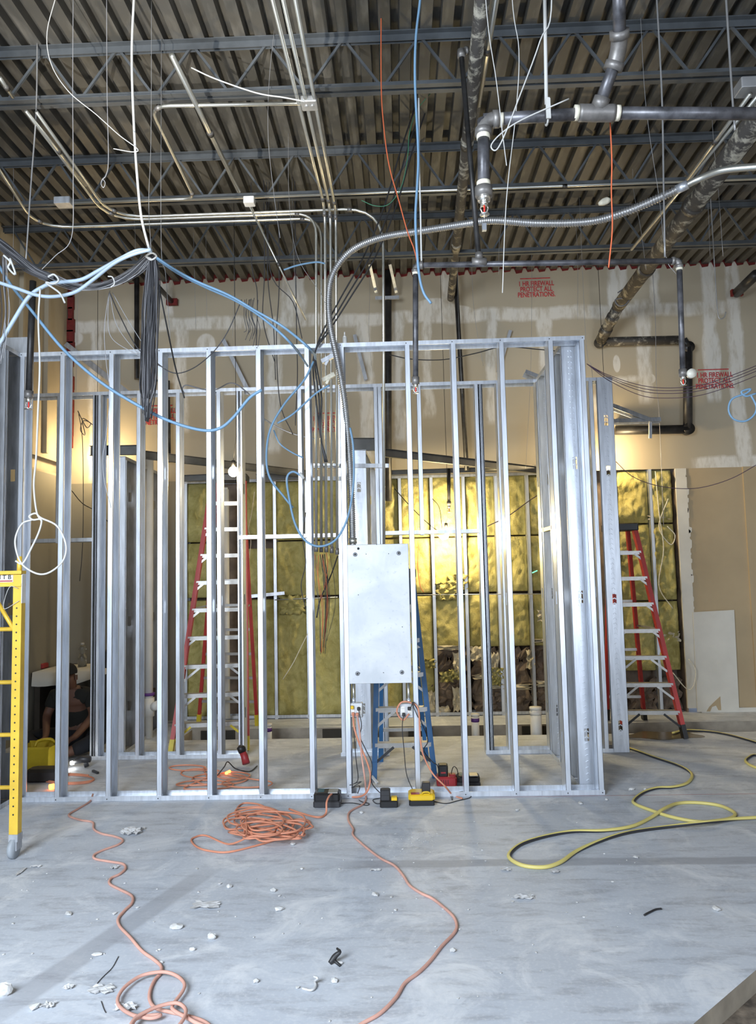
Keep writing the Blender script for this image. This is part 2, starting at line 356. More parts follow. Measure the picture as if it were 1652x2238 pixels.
# dark boxes on the footing face, notch shade put into their colour
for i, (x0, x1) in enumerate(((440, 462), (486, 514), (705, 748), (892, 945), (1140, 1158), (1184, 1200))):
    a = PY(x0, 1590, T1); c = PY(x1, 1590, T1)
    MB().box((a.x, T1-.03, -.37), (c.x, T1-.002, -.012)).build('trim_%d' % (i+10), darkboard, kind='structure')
# back wall: upper firewall, right painted part, pieces beside the open stud bay
zL = 2.96
oL = XB(398, 1050); oM = XB(1200, 1200); oR0 = XB(1345, 1200); oR1 = PY(1484, 1200, BK).x
b = MB(); b.box((LX, BK, zL), (RX, BK+.02, DZ+.02)); struct('wall_back', b, wallmat)
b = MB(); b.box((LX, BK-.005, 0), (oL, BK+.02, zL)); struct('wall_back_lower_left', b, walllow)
b = MB(); xr = PY(1508, 1200, BK).x
b.box((oR1, BK-.012, .05), (xr, BK+.02, zL)); struct('trim_2', b, whiteboardm)
b = MB(); b.box((xr, BK, 0), (RX, BK+.02, zL)); struct('wall_back_lower_right', b, wallpaint)
x2 = PY(1632, 1200, BK).x
b = MB(); b.box((x2, BK-.03, 0), (RX, BK, zL)); struct('trim_3', b, wallpaint)
b = MB()
for i in range(26):    # torn ragged board edge beside the painted wall
    z = .1+i*.11+random.uniform(-.04, .04); wd = random.choice((.0, .006, .012, .02, .03)); h_ = random.uniform(.03, .16)
    b.add([(xr-.01, BK-.018, z), (xr-.01, BK-.018, z+h_), (xr+wd, BK-.018, z+h_*.8), (xr+wd*.8, BK-.018, z+h_*.2), (xr-.01, BK-.001, z), (xr-.01, BK-.001, z+h_), (xr+wd, BK-.001, z+h_*.8), (xr+wd*.8, BK-.001, z+h_*.2)], [(0,1,2,3)[::-1],(4,5,6,7),(3,2,6,7),(1,5,6,2)])
struct('trim_4', b, whiteboardm)
b = MB(); b.box((xr+.02, BK-.03, .0), (RX, BK, .05)); struct('baseboard_back', b, whiteboardm)
b = MB(); b.box((oL-.05, BK+.30, -.1), (oR1+.1, BK+.32, zL+.05)); b.box((oR1+.0, BK+.02, 0), (oR1+.02, BK+.32, zL)); b.box((oL-.02, BK+.02, 0), (oL, BK+.32, zL)); struct('wall_behind_studs', b, kraft)
b = MB(); b.box((LX-.02, -5, 0), (LX, 3.1+4.6, DZ)); b.box((LX-.02, 7.7, 3.2), (LX, BK, DZ)); b.box((LX-.02, 7.7, 0), (LX, BK, 3.05)); b.box((LX-.12, 7.6, 3.0), (LX-.1, BK, 3.25))
struct('wall_left', b, wallside)
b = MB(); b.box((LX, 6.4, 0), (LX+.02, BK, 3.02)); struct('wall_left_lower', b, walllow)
for i, yy in enumerate((6.9, 7.5, 8.1, 8.7)):
    MB().box((LX, yy, 3.25), (LX+.05, yy+.045, DZ)).build('trim_%d' % (i+20), wallside, kind='structure')
MB().box((LX, 5.2, 4.5), (LX+.5, BK, 4.62)).build('trim_24', beamm, kind='structure') if False else None
b = MB(); b.box((RX, -5, 0), (RX+.02, BK, DZ)); struct('wall_right', b, wallside)
# roof deck: corrugated sheet, ribs running away from the camera
pitch = .146; prof = []; x = LX-.1; d = .072
while x < RX+.1: prof += [(x, DZ-d), (x+.080, DZ-d), (x+.088, DZ), (x+.138, DZ)]; x += pitch
vs = []; fs = []
for (X, Z) in prof: vs += [(X, -5, Z), (X, BK+.02, Z)]
for i in range(len(prof)-1): fs.append((2*i, 2*i+1, 2*i+3, 2*i+2))
o = struct('ceiling', MB().add(vs, fs), deckm)
b = MB(); b.box((LX-.1, -5, DZ+.004), (RX+.1, BK, DZ+.03)); struct('trim_30', b, deckm)
b = MB(); x = LX-.1; random.seed(3)          # red firestop where the flutes meet the wall
while x < RX:
    dz = random.uniform(0, .03)
    b.add([(x-.02, BK-.012, DZ-.036), (x+.10, BK-.012, DZ-.036), (x+.082, BK-.012, DZ-.075-dz), (x+.01, BK-.012, DZ-.085-dz), (x-.02, BK+.0, DZ-.036), (x+.10, BK, DZ-.036), (x+.082, BK, DZ-.075-dz), (x+.01, BK, DZ-.085-dz)],
          [(0,1,2,3),(0,4,5,1),(3,2,6,7),(1,5,6,2),(0,3,7,4)]); x += pitch
b.box((LX, BK-.014, DZ-.045), (RX, BK, DZ))
struct('trim_5', b, redcaulk)
b = MB(); random.seed(5)
for z in range(14): b.cb((LX+.04, BK-.04, 3.5+z*.15), (.05+random.random()*.05, .05, .17))
for c0 in (PY(122, 690, 9.33), PY(122, 705, 9.33), PY(116, 700, 9.33)): b.cb(c0, (.16, .1, .16))
struct('trim_6', b, redcaulk)
# ------------------------------------------------------------------ joists
def joist(ytop, ybot, label):
    y0 = PZ(826, ytop, DZ-.06).y; zb = PY(826, ybot, y0).z; zt = DZ-.075
    t = thing('bar_joist', label, 'roof joist', (0, y0, zb), 'open web roof joists')
    for nm, z in (('top_chord', zt), ('bottom_chord', zb)):
        b = MB()
        for k in (-1, 1):
            b.box((LX, y0+k*.012, z-.003), (RX, y0+k*.055, z+.003)); b.box((LX, y0+k*.012, z), (RX, y0+k*.016, z+(.05 if z == zb else -.05)))
        b.build(nm, joistm, t)
    X = LX+.1; k = 0; b = MB()
    while X < RX-.3:
        MB().bar((X, y0, zt-.01), (X+.27, y0, zb+.01), .017, .017).build('web_bar', joistm, t)
        MB().bar((X+.27, y0, zb+.01), (X+.54, y0, zt-.01), .017, .017).build('web_bar', joistm, t); X += .54
    return y0, zb
J = [joist(75, 197, 'grey-blue open web steel joist nearest the camera under the roof deck'),
     joist(320, 425, 'grey-blue open web steel joist in the middle with a conduit strapped along its lower chord'),
     joist(468, 563, 'farthest grey-blue open web joist just in front of the firewall')]
y0 = 3.55
t = joist(-160, -40, 'grey-blue open web joist above the top edge of the view') if False else None
# ------------------------------------------------------------------ metal stud framing
def stud(b, x, y, z0, z1, rot=0, web=.152, flg=.041, t=.0022, holes=(.42, 1.52, 2.62), knurl=False, flip=1):
    X0 = b.X; b.X = X0 @ Matrix.Translation((x, y, 0)) @ Matrix.Rotation(rot, 4, 'Z') @ Matrix.Scale(flip, 4, (1, 0, 0))
    hz = [h for h in holes if z0+.1 < h < z1-.2]; z = z0
    for h in hz:
        b.box((0, 0, z), (t, web, h-.05)); b.box((0, 0, h-.05), (t, web/2-.019, h+.05)); b.box((0, web/2+.019, h-.05), (t, web, h+.05)); z = h+.05
    b.box((0, 0, z), (t, web, z1))
    for yy in (0, web-t): b.box((0, yy, z0), (flg, yy+t, z1))
    for q in (.013, .026):                         # stiffening ribs in the flange
        b.box((q, -.0012, z0), (q+.003, 0, z1)); b.box((q, web, z0), (q+.003, web+.0012, z1))
    b.box((flg-t, 0, z0), (flg, .012, z1)); b.box((flg-t, web-.012, z0), (flg, web, z1))
    if knurl:
        z = z0+.05
        while z < z1-.05:
            for sd in (-.0025,):
                b.bar((sd, web*.40, z), (sd, web*.5, z+.014), .005, .008); b.bar((sd, web*.5, z+.014), (sd, web*.62, z+.004), .005, .008)
            z += .048
    b.X = X0; return b
def track(p0, p1, z, down, web=.152, leg=.034, t=.0025):
    p0 = Vector(p0); p1 = Vector(p1); d = (p1-p0).normalized(); n = Vector((-d.y, d.x, 0)); b = MB()
    zz = z-t/2
    b.bar((p0.x+n.x*web/2, p0.y+n.y*web/2, zz), (p1.x+n.x*web/2, p1.y+n.y*web/2, zz), web+.006, t)
    for k in (-.002, web+.002):
        z1 = z-leg if down else z+leg
        b.bar((p0.x+n.x*k, p0.y+n.y*k, (z+z1)/2), (p1.x+n.x*k, p1.y+n.y*k, (z+z1)/2), t, leg)
    return b
# --- front wall
W1 = thing('stud_partition', 'front bare galvanized stud wall facing the camera with metal panel cover fixed in it', 'stud partition', (-.8, F1, 0), None)
def x1(pxx, py=1740): return PY(pxx, py, F1).x
fx = [x1(27)]+[(x1(bb)+PY(tt, 770, F1).x)/2 for bb, tt in ((120, 130.5), (232, 237), (343, 344), (454, 449), (567, 558), (677, 665), (754, 744), (909, 884), (1016.6, 983), (1126.5, 1089), (1239, 1197))]
FXL = fx[0]; FXR = PY(1322, 1735, F1).x
track((FXL, F1), (FXR, F1), HT, True).build('top_track', galv, W1)
track((FXL, F1), (FXR, F1), .004, False).build('bottom_track', galv, W1)
for i, X in enumerate(fx):
    stud(MB(), X, F1, .006, HT-.006).build('stud', galv, W1)
stud(MB(), FXR-.003, F1, .006, HT-.006, flip=-1).build('stud', galv, W1)
b = MB(); screws = MB()
for X in fx+[FXR-.03]:
    for z in (.018, HT-.018): screws.tube([(X+.012, F1-.006, z), (X+.012, F1+.002, z)], .0045, 8)
screws.build('screw_heads', blackcord, W1)
# --- right side wall joining front wall to rear wall
WS = thing('stud_partition', 'short stud wall running back from the right end of the front frame', 'stud partition', (FXR-.08, 6.8, 0))
SX = FXR-.155
track((SX+.152, F1+.16), (SX+.152, F2-.01), HT, True).build('top_track', galv, WS)
track((SX+.152, F1+.16), (SX+.152, F2-.01), .004, False).build('bottom_track', galv, WS)
for y in (6.23, 6.52, 6.93, 7.32):
    stud(MB(), SX+.152, y, .006, HT-.006, rot=math.pi/2, knurl=True).build('stud', galv, WS)
MB().bar((SX+.02, 6.93, 2.13), (SX+.02, F2, 2.13), .04, .035).build('bridging', mat('yellow_marked_track', (.62, .52, .2), .5, .3), WS, label='yellowish horizontal bridging piece')
# --- left perpendicular wall towards the camera
WL = thing('stud_partition', 'stud wall at the left edge turning towards the camera behind the yellow scaffold', 'stud partition', (FXL-.07, 5.7, 0))
LXX = FXL-.004
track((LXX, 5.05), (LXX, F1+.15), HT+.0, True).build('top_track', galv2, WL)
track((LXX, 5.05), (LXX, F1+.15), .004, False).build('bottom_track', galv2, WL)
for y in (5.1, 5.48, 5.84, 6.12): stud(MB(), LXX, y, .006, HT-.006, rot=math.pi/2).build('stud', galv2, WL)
MB().box((FXL-.19, 1.5, 0), (FXL-.172, F1+.1, HT-.01)).build('wall_left_light_blocker', walllow, kind='structure')  # added unseen board, keeps daylight off the left room
MB().box((FXL-.30, F1+.02, HT), (FXL+.05, F1+.10, HT+.14)).build('clip_plate', galv2, WL)
# --- second wall with three door openings
W2 = thing('stud_partition', 'second stud wall behind the front frame with three doorway openings', 'stud partition', (-.6, F2, 0))
def x2_(t, bt): return (PY(t, 860, F2).x+PY(bt, 1650, F2).x)/2
e2 = PY(1376, 1645, F2).x; s2 = LX+.04
track((s2, F2), (e2, F2), HT, True).build('top_track', galv, W2)
segs = ((PY(195, 1660, F2).x, PY(530, 1657, F2).x), (PY(745, 1655, F2).x, PY(852, 1654, F2).x), (PY(1062, 1649, F2).x, e2))
for a, c in segs: track((a, F2), (c, F2), .004, False).build('bottom_track', galv, W2)
s2l = [x2_(203, 196), x2_(212, 206), x2_(299, 294.5), x2_(384, 384), x2_(474, 474), x2_(518, 520), PY(747, 1655, F2).x, PY(833, 1650, F2).x, PY(841, 1650, F2).x,
       x2_(1037, 1062), x2_(1046, 1070), x2_(1083, 1113), x2_(1171, 1203), x2_(1285, 1324)]
for X in s2l: stud(MB(), X, F2, .006, HT-.006).build('stud', galv, W2)
for X in (x2_(210, 204), x2_(525, 528), x2_(1050, 1074), x2_(1190, 1228)): stud(MB(), X+.02, F2, .006, HT-.006, flip=-1).build('stud', galv, W2)
b = MB(); b.X = Matrix.Translation((e2-.152, F2-.004, 0)); stud(b, .152, 0, .006, HT-.006, rot=math.pi/2, knurl=True, holes=(.25, 1.45, 2.7, 3.2)).build('stud', galv, W2)
hdr = ((PY(42, 1190, F2).x, segs[0][0]+.02, 1186), (segs[0][1]-.02, segs[1][0]+.03, 1176), (segs[1][1]-.02, segs[2][0]+.03, 1166))
for a, c, yy in hdr:
    z = PY(600, yy, F2).z if yy == 1176 else PY(60 if yy == 1186 else 945, yy, F2).z
    track((a, F2), (c, F2), z, False).build('door_header', galv, W2)
zh = PY(600, 1176, F2).z
for t_, bt in ((123, 122), (651, 652), (914, 918)): 
    X = PY(t_, 1000, F2).x; stud(MB(), X, F2, zh, HT-.006).build('cripple_stud', galv, W2)
stud(MB(), hdr[0][0]-.04, F2, .006, HT-.006).build('stud', galv, W2)
# --- low partition walls running back to the firewall
PH = 3.0
def partition(xf, yf, xb, yb, ys, label, wide=True):
    t = thing('stud_partition', label, 'stud partition', (xf, yf, 0))
    d = Vector((xb-xf, yb-yf, 0)).normalized()
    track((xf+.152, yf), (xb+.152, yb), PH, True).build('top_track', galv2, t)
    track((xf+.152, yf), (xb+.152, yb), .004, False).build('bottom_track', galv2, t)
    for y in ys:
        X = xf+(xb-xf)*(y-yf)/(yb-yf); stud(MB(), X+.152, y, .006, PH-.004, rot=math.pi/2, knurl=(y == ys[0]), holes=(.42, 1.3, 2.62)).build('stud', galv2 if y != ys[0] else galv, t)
    return t
xm = PY(779, 1643, 7.6).x
partition(PY(238, 1651, 7.6).x, 7.58, PY(320, 1600, 9.2).x+.1, 9.2, (7.6, 7.98, 8.1, 8.9, 9.15), 'low partition of studs running back behind the left bays of the second wall')
partition(xm, 7.56, xm+.06, 9.2, (7.58, 7.98, 8.08, 8.95), 'low partition of studs running back behind the metal panel cover')
partition(PY(1292, 1620, 7.9).x-.32, 7.75, PY(1262, 1600, 9.2).x-.25, 9.2, (7.8, 8.1, 8.92), 'low partition of studs running back behind the right end of the second wall')
# --- framing of the firewall around the insulation
W3 = thing('stud_partition', 'rear stud frame holding yellow insulation under the firewall drywall', 'stud partition', (.3, BK, 0))
track((oL, BK+.0), (oM+.3, BK+.0), zL+.0, True, web=.14).build('top_track', galv2, W3)
track((oL, BK), (oM+.3, BK), .012, False, web=.14).build('bottom_track', galv2, W3)
bx = [PY(q, 1300, BK).x for q in (402, 455, 527, 598, 669, 743, 800, 875, 945, 1016, 1088, 1157, 1226, 1352, 1430)]
for X in bx: stud(MB(), X, BK, .0, zL, web=.14, holes=()).build('stud', galv, W3)
# insulation batts, one bay each
ORD = 'first second third fourth fifth sixth seventh eighth ninth tenth eleventh twelfth thirteenth fourteenth fifteenth sixteenth'.split()
from mathutils import noise as mn
def batt(xa, xb, z0, z1, seed, dep=.05):
    rnd = random.Random(seed); nx = 22; nz = max(12, int((z1-z0)/.022)); vs = []; fs = []
    ph = [rnd.uniform(0, 6.28) for _ in range(8)]
    def h(u, v):
        s = math.sin(u*7+ph[0]+2*math.sin(v*5+ph[1]))*.35+math.sin(v*11+ph[2]+1.6*math.sin(u*9+ph[3]))*.35+math.sin(u*19+v*15+ph[4])*.2+math.sin(v*27-u*13+ph[5])*.15
        e = min(u, 1-u)*6; e2_ = min(v, 1-v)*(z1-z0)*9
        q = Vector((u*2.2*(xb-xa)/.4+seed*3.7, v*(z1-z0)*4.2, seed)); t_ = mn.fractal(q, .9, 2.1, 4)+.55*abs(mn.noise(q*2.3))*2-.3
        return (t_*.42+s*.2+.6)*dep*min(1, e+.2)*min(1, e2_+.25)
    for j in range(nz+1):
        for i in range(nx+1):
            u = i/nx; v = j/nz; vs.append((xa+(xb-xa)*u, BK+.075-h(u, v)*1.2+rnd.uniform(-.004, .004), z0+(z1-z0)*v))
    for j in range(nz):
        for i in range(nx):
            a = j*(nx+1)+i; fs.append((a, a+1, a+nx+2, a+nx+1))
    N = len(vs); vs += [(xa, BK+.28, z0), (xb, BK+.28, z0), (xb, BK+.28, z1), (xa, BK+.28, z1)]
    bt = [i for i in range(nx+1)]; tp = [nz*(nx+1)+i for i in range(nx+1)]
    fs += [tuple([N, N+1]+bt[::-1]), tuple([N+3]+tp+[N+2][:0])+(N+2,), (N, N+3, N+2, N+1)]
    lf = [j*(nx+1) for j in range(nz+1)]; rt = [j*(nx+1)+nx for j in range(nz+1)]
    fs += [tuple([N]+lf+[N+3]), tuple([N+2]+rt[::-1]+[N+1])]
    return MB().add(vs, fs)
edges = bx+[PY(1484, 1300, BK).x]
zs1 = PY(826, 1302, BK).z; zs2 = PY(826, 1175, BK).z; zlow = PY(1000, 1415, BK).z
sd = 0
for i in range(len(edges)-1):
    a = edges[i]+.006; c = edges[i+1]-.004
    if i == 12: continue
    right = i in (8, 9, 10, 11, 12)
    rows = [(zs2, zL-.03), (zs1+.02, zs2-.02), ((zlow if right else .03), zs1-.02)]
    if i in (13, 14): rows = [(2.3, zL-.01), (1.35, 2.28), (.5, 1.33)]
    if i == 1: rows = []
    if i == 2: rows = [(zs2+.02, zL-.03), (zs1+.02, zs2-.1), (.03, zs1-.02)]
    for (z0, z1) in rows:
        sd += 1
        rw = ('upper', 'middle', 'lower')[rows.index((z0, z1))]
        lab = '%s yellow fibreglass batt in the %s rear stud bay from the left' % (rw, ORD[i]) if i < 13 else '%s fluffy yellow batt %s behind the red ladder at right' % (rw, 'left half' if i == 13 else 'right half')
        batt(a, c, z0, z1, sd, .05 if i < 13 else .10).build('insulation_batt', insul, None, True, lab, 'insulation', 'yellow fibreglass batts in the rear frame')
def crumple(c, sx, sz, seed, dep=.05, nx=9, nz=9, y=None):
    rnd = random.Random(seed); vs = []; fs = []
    ph = [rnd.uniform(0, 6.28) for _ in range(6)]
    for layer in (0, 1):
        for j in range(nz+1):
            for i in range(nx+1):
                u = i/nx-.5; v = j/nz-.5
                ed = 1+.18*math.sin(j*1.9+ph[0])+.12*math.sin(i*2.3+ph[1])
                yy = (math.sin(i*1.7+ph[2])*math.cos(j*1.3+ph[3])+.6*math.sin(i*.9-j*2.1+ph[4]))*dep*.5+rnd.uniform(-.01, .01)
                vs.append((c[0]+u*sx*ed, c[1]+yy*(1)+layer*.006, c[2]+v*sz*ed))
    n = (nx+1)*(nz+1)
    for j in range(nz):
        for i in range(nx):
            a = j*(nx+1)+i; fs.append((a, a+1, a+nx+2, a+nx+1)); fs.append((a+n, a+n+nx+1, a+n+nx+2, a+n+1))
    for i in range(nx): fs.append((i, i+n, i+1+n, i+1)); a = nz*(nx+1)+i; fs.append((a, a+1, a+1+n, a+n))
    for j in range(nz): a = j*(nx+1); fs.append((a, a+nx+1, a+nx+1+n, a+n)); a += nx; fs.append((a, a+n, a+nx+1+n, a+nx+1))
    return MB().add(vs, fs)
kr = [(985, 1448, .44, .50), (990, 1530, .42, .42), (1060, 1480, .36, .60), (1065, 1545, .36, .3), (1125, 1470, .34, .56), (1125, 1545, .34, .36), (1190, 1400, .30, .36), (1195, 1480, .34, .50), (1195, 1545, .34, .30), (915, 1460, .36, .5), (915, 1535, .36, .40), (1455, 1510, .36, .40), (1400, 1520, .3, .34)]
for i, (a, c, sx_, sz_) in enumerate(kr):
    q = PY(a, c, BK+.10); crumple(q, sx_, sz_, i+3, .07).build('kraft_paper', kraft, None, False, ('torn brown kraft sheet low in the right rear bays, %s of thirteen from the left' % ORD[sorted(k_[0]+k_[1]*.001 for k_ in kr).index(a+c*.001)]), 'insulation paper', 'torn kraft facing sheets')
tw_ = [(978, 1416, .30, .05), (1003, 1450, .12, .22), (1040, 1430, .14, .18), (1060, 1478, .3, .06), (1130, 1502, .36, .06), (1090, 1500, .3, .05), (1195, 1400, .28, .05), (1190, 1345, .16, .12), (1200, 1495, .28, .07), (970, 1560, .16, .2), (1000, 1530, .1, .26), (1160, 1440, .1, .2), (1080, 1450, .1, .3), (940, 1540, .12, .3), (1440, 1130, .24, .07), (1465, 1390, .2, .12)]
for i, (a, c, sx_, sz_) in enumerate(tw_):
    q = PY(a, c, BK+.02); crumple(q, sx_, sz_, i+40, .05, 6, 6).build('torn_facing', torn, None, False, 'ragged whitish scrap of torn facing in the rear bays, %s of sixteen from the left' % ORD[sorted(k_[0]+k_[1]*.001 for k_ in tw_).index(a+c*.001)], 'torn paper', 'ragged whitish scraps of torn facing')
tufts = ((975, 1478, .12), (995, 1474, .13), (1085, 1470, .12), (940, 1450, .12), (1085, 1490, .1), (975, 1290, .2), (1000, 1275, .18), (640, 1320, .22))
for i, (a, c, s_) in enumerate(tufts):
    q = PY(a, c, BK+.0); crumple(q, s_*1.3, s_, i+80, .09, 8, 8).build('insulation_tuft', insul, None, True, 'loose tuft of yellow fibreglass spilling out, %s of eight from the left' % ORD[sorted(k_[0]+k_[1]*.001 for k_ in tufts).index(a+c*.001)], 'insulation', 'loose yellow fibreglass tufts')
MX = Matrix.Translation(PY(979, 1446, BK+.045)) @ Matrix.Rotation(math.pi/2, 4, 'X')
text('JM', .13, mat('faded_print', (.05, .035, .03), .8), 'printed_letters', MX, None, 'faded dark JM lettering printed on brown kraft facing', 'print')
MX = Matrix.Translation(PY(1136, 1448, BK+.035)) @ Matrix.Rotation(math.pi/2, 4, 'X')
text('JM', .10, bpy.data.materials['faded_print'], 'printed_letters', MX, None, 'smaller faded JM lettering on kraft facing farther right', 'print')
cable('spacer_rod', 'thin horizontal galvanized rod across the rear bays right of the panel', 'rod', px(BK-.02, (905, 1300), (1200, 1298)), .006, galv)
cable('spacer_rod', 'thin horizontal galvanized rod across the rear bays left of the panel', 'rod', px(BK-.02, (600, 1311), (738, 1305)), .006, galv)
MB().bar(PY(540, 1304, BK-.03), PY(622, 1296, BK-.03), .03, .04).build('channel_offcut', galv, None, False, 'short pale channel piece across the bay beside the red ladder', 'metal channel')
# red stencils on the firewall
STX = ['1 HR FIREWALL\nPROTECT ALL\nPENETRATIONS.']
for (cx, cy, hgt, lab) in ((1172, 635, 38, 'red stencil reading 1 HR FIREWALL PROTECT ALL PENETRATIONS high in the middle right'), (1562, 835, 36, 'red 1 HR FIREWALL stencil at the right edge beside the blue cable ring'),
                           (346, 914, 40, 'red 1 HR FIREWALL stencil partly hidden behind the black cable bundle'), (722, 930, 38, 'red 1 HR FIREWALL stencil mostly hidden behind the vertical conduits')):
    q = PY(cx, cy, BK-.004); sz = .088
    MX = Matrix.Translation(q+Vector((0, 0, sz*.72))) @ Matrix.Rotation(math.pi/2, 4, 'X') @ Matrix.Scale(.74, 4, (1, 0, 0))
    t = text(STX[0], sz, redpaint, 'stencil_lettering', MX, None, lab, 'stencil', off=.013)
    b = MB(); random.seed(int(cx))
    zt_ = sz*1.75
    b.box((q.x-.20, BK-.004, q.z+zt_), (q.x+.18, BK-.002, q.z+zt_+.012))
    k = b.build('overspray_line', redpaint); k.parent = t; k.location = Vector(k.location)-t.location
# ------------------------------------------------------------------ dark header beams of the small rooms
def beam(p, q, h, label, w=.04):
    b = MB().chan(p, q, w, h, .004); b.build('steel_header', beamm, None, False, label, 'metal beam')
beam(PY(198, 986, 7.62), PY(306, 984, 7.62), .10, 'short dark metal header crossing left room at the top of the low partition')
beam(PY(308, 994, 7.66), PY(668, 1036, 9.2), .085, 'long dark metal header slanting back from the left partition to the firewall')
beam(PY(400, 1046, 9.2), PY(500, 1042, 9.2), .08, 'dark header above the yellow insulation behind the tall red ladder')
beam(PY(560, 1044, 9.2), PY(668, 1040, 9.2), .08, 'dark header right of the glowing bulb over the insulation')
beam(PY(772, 972, 7.62), PY(822, 972, 7.62), .13, 'short grey header on top of the post behind the panel conduit')
beam(PY(836, 990, 7.66), PY(1195, 1030, 9.2), .085, 'long dark metal header slanting back behind the right bays')
beam(PY(842, 1034, 9.25), PY(1200, 1022, 9.25), .06, 'dark pipe coloured header along the top of the right insulation')
def brace(pts, w, h, label, m=None):
    MB().chan(pts[0], pts[1], h, w, .003, (0, -1, .2)).build('stud_brace', m or galv2, None, False, label, 'metal brace')
brace(px(9.28, (150, 752), (290, 862)), .13, .06, 'wide diagonal stud piece leaning on the firewall at upper left')
brace(px(9.28, (492, 742), (545, 850)), .08, .05, 'diagonal stud brace above the bulb between the third and fourth wide bays')
brace(px(9.28, (778, 732), (803, 830)), .06, .04, 'short dark diagonal stud brace right of the flexible conduit')
brace(px(8.6, (1147, 812), (1198, 832)), .11, .05, 'grey stud offcut sticking out left of the right side wall')
brace(px(8.6, (1338, 885), (1420, 916)), .08, .05, 'grey stud offcut sloping down right of the end post')
brace(px(8.6, (1340, 918), (1442, 914)), .06, .05, 'horizontal grey stud offcut under the sloping one at right')
brace(px(9.33, (1085, 812), (1112, 722)), .05, .04, 'small dark diagonal strap above the front track near the right stencil')
MB().bar(PY(1421, 918, 8.6), PY(1421, 958, 8.6), .03, .03).build('strap_hanger', galv2, None, False, 'small vertical strap hanging under the grey offcut at right', 'hanger')
# ------------------------------------------------------------------ pipes
def pipe(name, label, pts, r, m, parts=(), cat='pipe', n=16, smooth_k=0):
    loc = pts[0]; t = thing(name, label, cat, tuple(loc))
    MB().tube(sm(pts, smooth_k) if smooth_k else pts, r, n).build('pipe_run', m, t, True); return t
def elbow(t, p, a, c, r, m=None):   # rounded elbow at p between directions a and c
    p = Vector(p); a = (Vector(a)-p).normalized(); c = (Vector(c)-p).normalized(); L = r*2.1; pts = []
    for i in range(7):
        s = i/6; pts.append((p+a*L)*(1-s)**2+p*2*s*(1-s)+(p+c*L)*s*s)
    b = MB().tube(pts, r*1.18, 14); b.cyl(p+a*L*.75, p+a*L*1.25, r*1.42, 14); b.cyl(p+c*L*.75, p+c*L*1.25, r*1.42, 14)
    b.build('elbow', m or fitting, t, True)
def ring(t, p, d, r, h, m, name='collar'): 
    p = Vector(p); d = Vector(d).normalized(); MB().cyl(p-d*h/2, p+d*h/2, r, 16).build(name, m, t, True)
def sprinkler(t, p, s=1.0, nm='sprinkler_head'):
    p = Vector(p); b = MB(); b.cyl(p, p+Vector((0, 0, -.02*s)), .018*s, 6)
    for k in (-1, 1): b.tube([p+Vector((k*.012*s, 0, -.02*s)), p+Vector((k*.017*s, 0, -.035*s)), p+Vector((k*.010*s, 0, -.052*s)), p+Vector((0, 0, -.058*s))], .0035*s, 6)
    b.cyl(p+Vector((0, 0, -.060*s)), p+Vector((0, 0, -.063*s)), .022*s, 12)
    h = b.build(nm, brass, t, True); MB().cyl(p+Vector((0, 0, -.022*s)), p+Vector((0, 0, -.052*s)), .004*s, 8).build('glass_bulb', redglass, h, True)
Y = 3.5; R1 = .029
A = PY(1352, -60, Y-.35); B_ = PY(1354, 110, Y-.12); C_ = PY(1304, 247, Y); L_ = PY(1056, 262, Y); D_ = PY(1057, 415, Y); E_ = PY(1760, 249, Y)
t = thing('sprinkler_pipe', 'large black sprinkler pipe at upper right with elbow, tee and hanging sprinkler head', 'pipe', tuple(C_))
MB().cyl(E_, C_, R1, 18).build('pipe_run', pipegrey, t, True); MB().cyl(C_, L_, R1, 18).build('pipe_run', pipegrey, t, True)
MB().cyl(L_, D_, R1, 18).build('drop_pipe', pipegrey, t, True); MB().cyl(A, B_, R1, 18).build('riser_pipe', pipegrey, t, True); MB().cyl(B_, C_, R1, 18).build('riser_pipe', pipegrey, t, True)
elbow(t, L_, C_, D_, R1); elbow(t, B_, A, C_, R1*1.1)
dx = (E_-C_).normalized()
MB().tube([C_-dx*.085, C_-dx*.07, C_+dx*.07, C_+dx*.085], [R1*1.4]*4, 16).build('tee', fitting, t, True); ring(t, C_+(B_-C_).normalized()*.045, B_-C_, R1*1.35, .05, fitting)
for k in (-1, 1): ring(t, C_+dx*k*.098, dx, R1*1.25, .022, tapew, 'sealant_ring')
ring(t, L_+dx*.085, dx, R1*1.15, .02, tapew, 'sealant_ring'); ring(t, L_+(D_-L_).normalized()*.085, D_-L_, R1*1.12, .025, tapew, 'sealant_ring')
dn = Vector((0, 0, -1)); ring(t, D_+dn*.01, dn, R1*1.45, .045, fitting, 'reducer'); ring(t, D_-dn*.03, dn, R1*1.15, .02, tapew, 'sealant_ring'); ring(t, D_+dn*.04, dn, R1*1.05, .03, brass, 'reducer')
sprinkler(t, D_+dn*.055, 1.1)
MB().cyl(D_+dn*.12, PY(1058, 480, Y), .002, 6).build('pull_wire', brass, t)
hg = PY(1195, 256, Y)
t = thing('pipe_hanger', 'white coated rod and strap hanger holding the large sprinkler pipe', 'hanger', tuple(hg))
MB().cyl(PY(1190, -30, Y), PY(1194, 228, Y), .009, 10).build('rod', whitecord, t, True)
b = MB().tube([hg+Vector((0, math.cos(a)*.036, math.sin(a)*.036)) for a in [i*math.pi/8 for i in range(17)]], .005, 8); b.box(hg+Vector((-.009, -.04, .02)), hg+Vector((.009, -.03, .075))); b.box(hg+Vector((-.011, -.041, -.03)), hg+Vector((.011, -.034, .07)))
b.build('strap', whitecord, t)
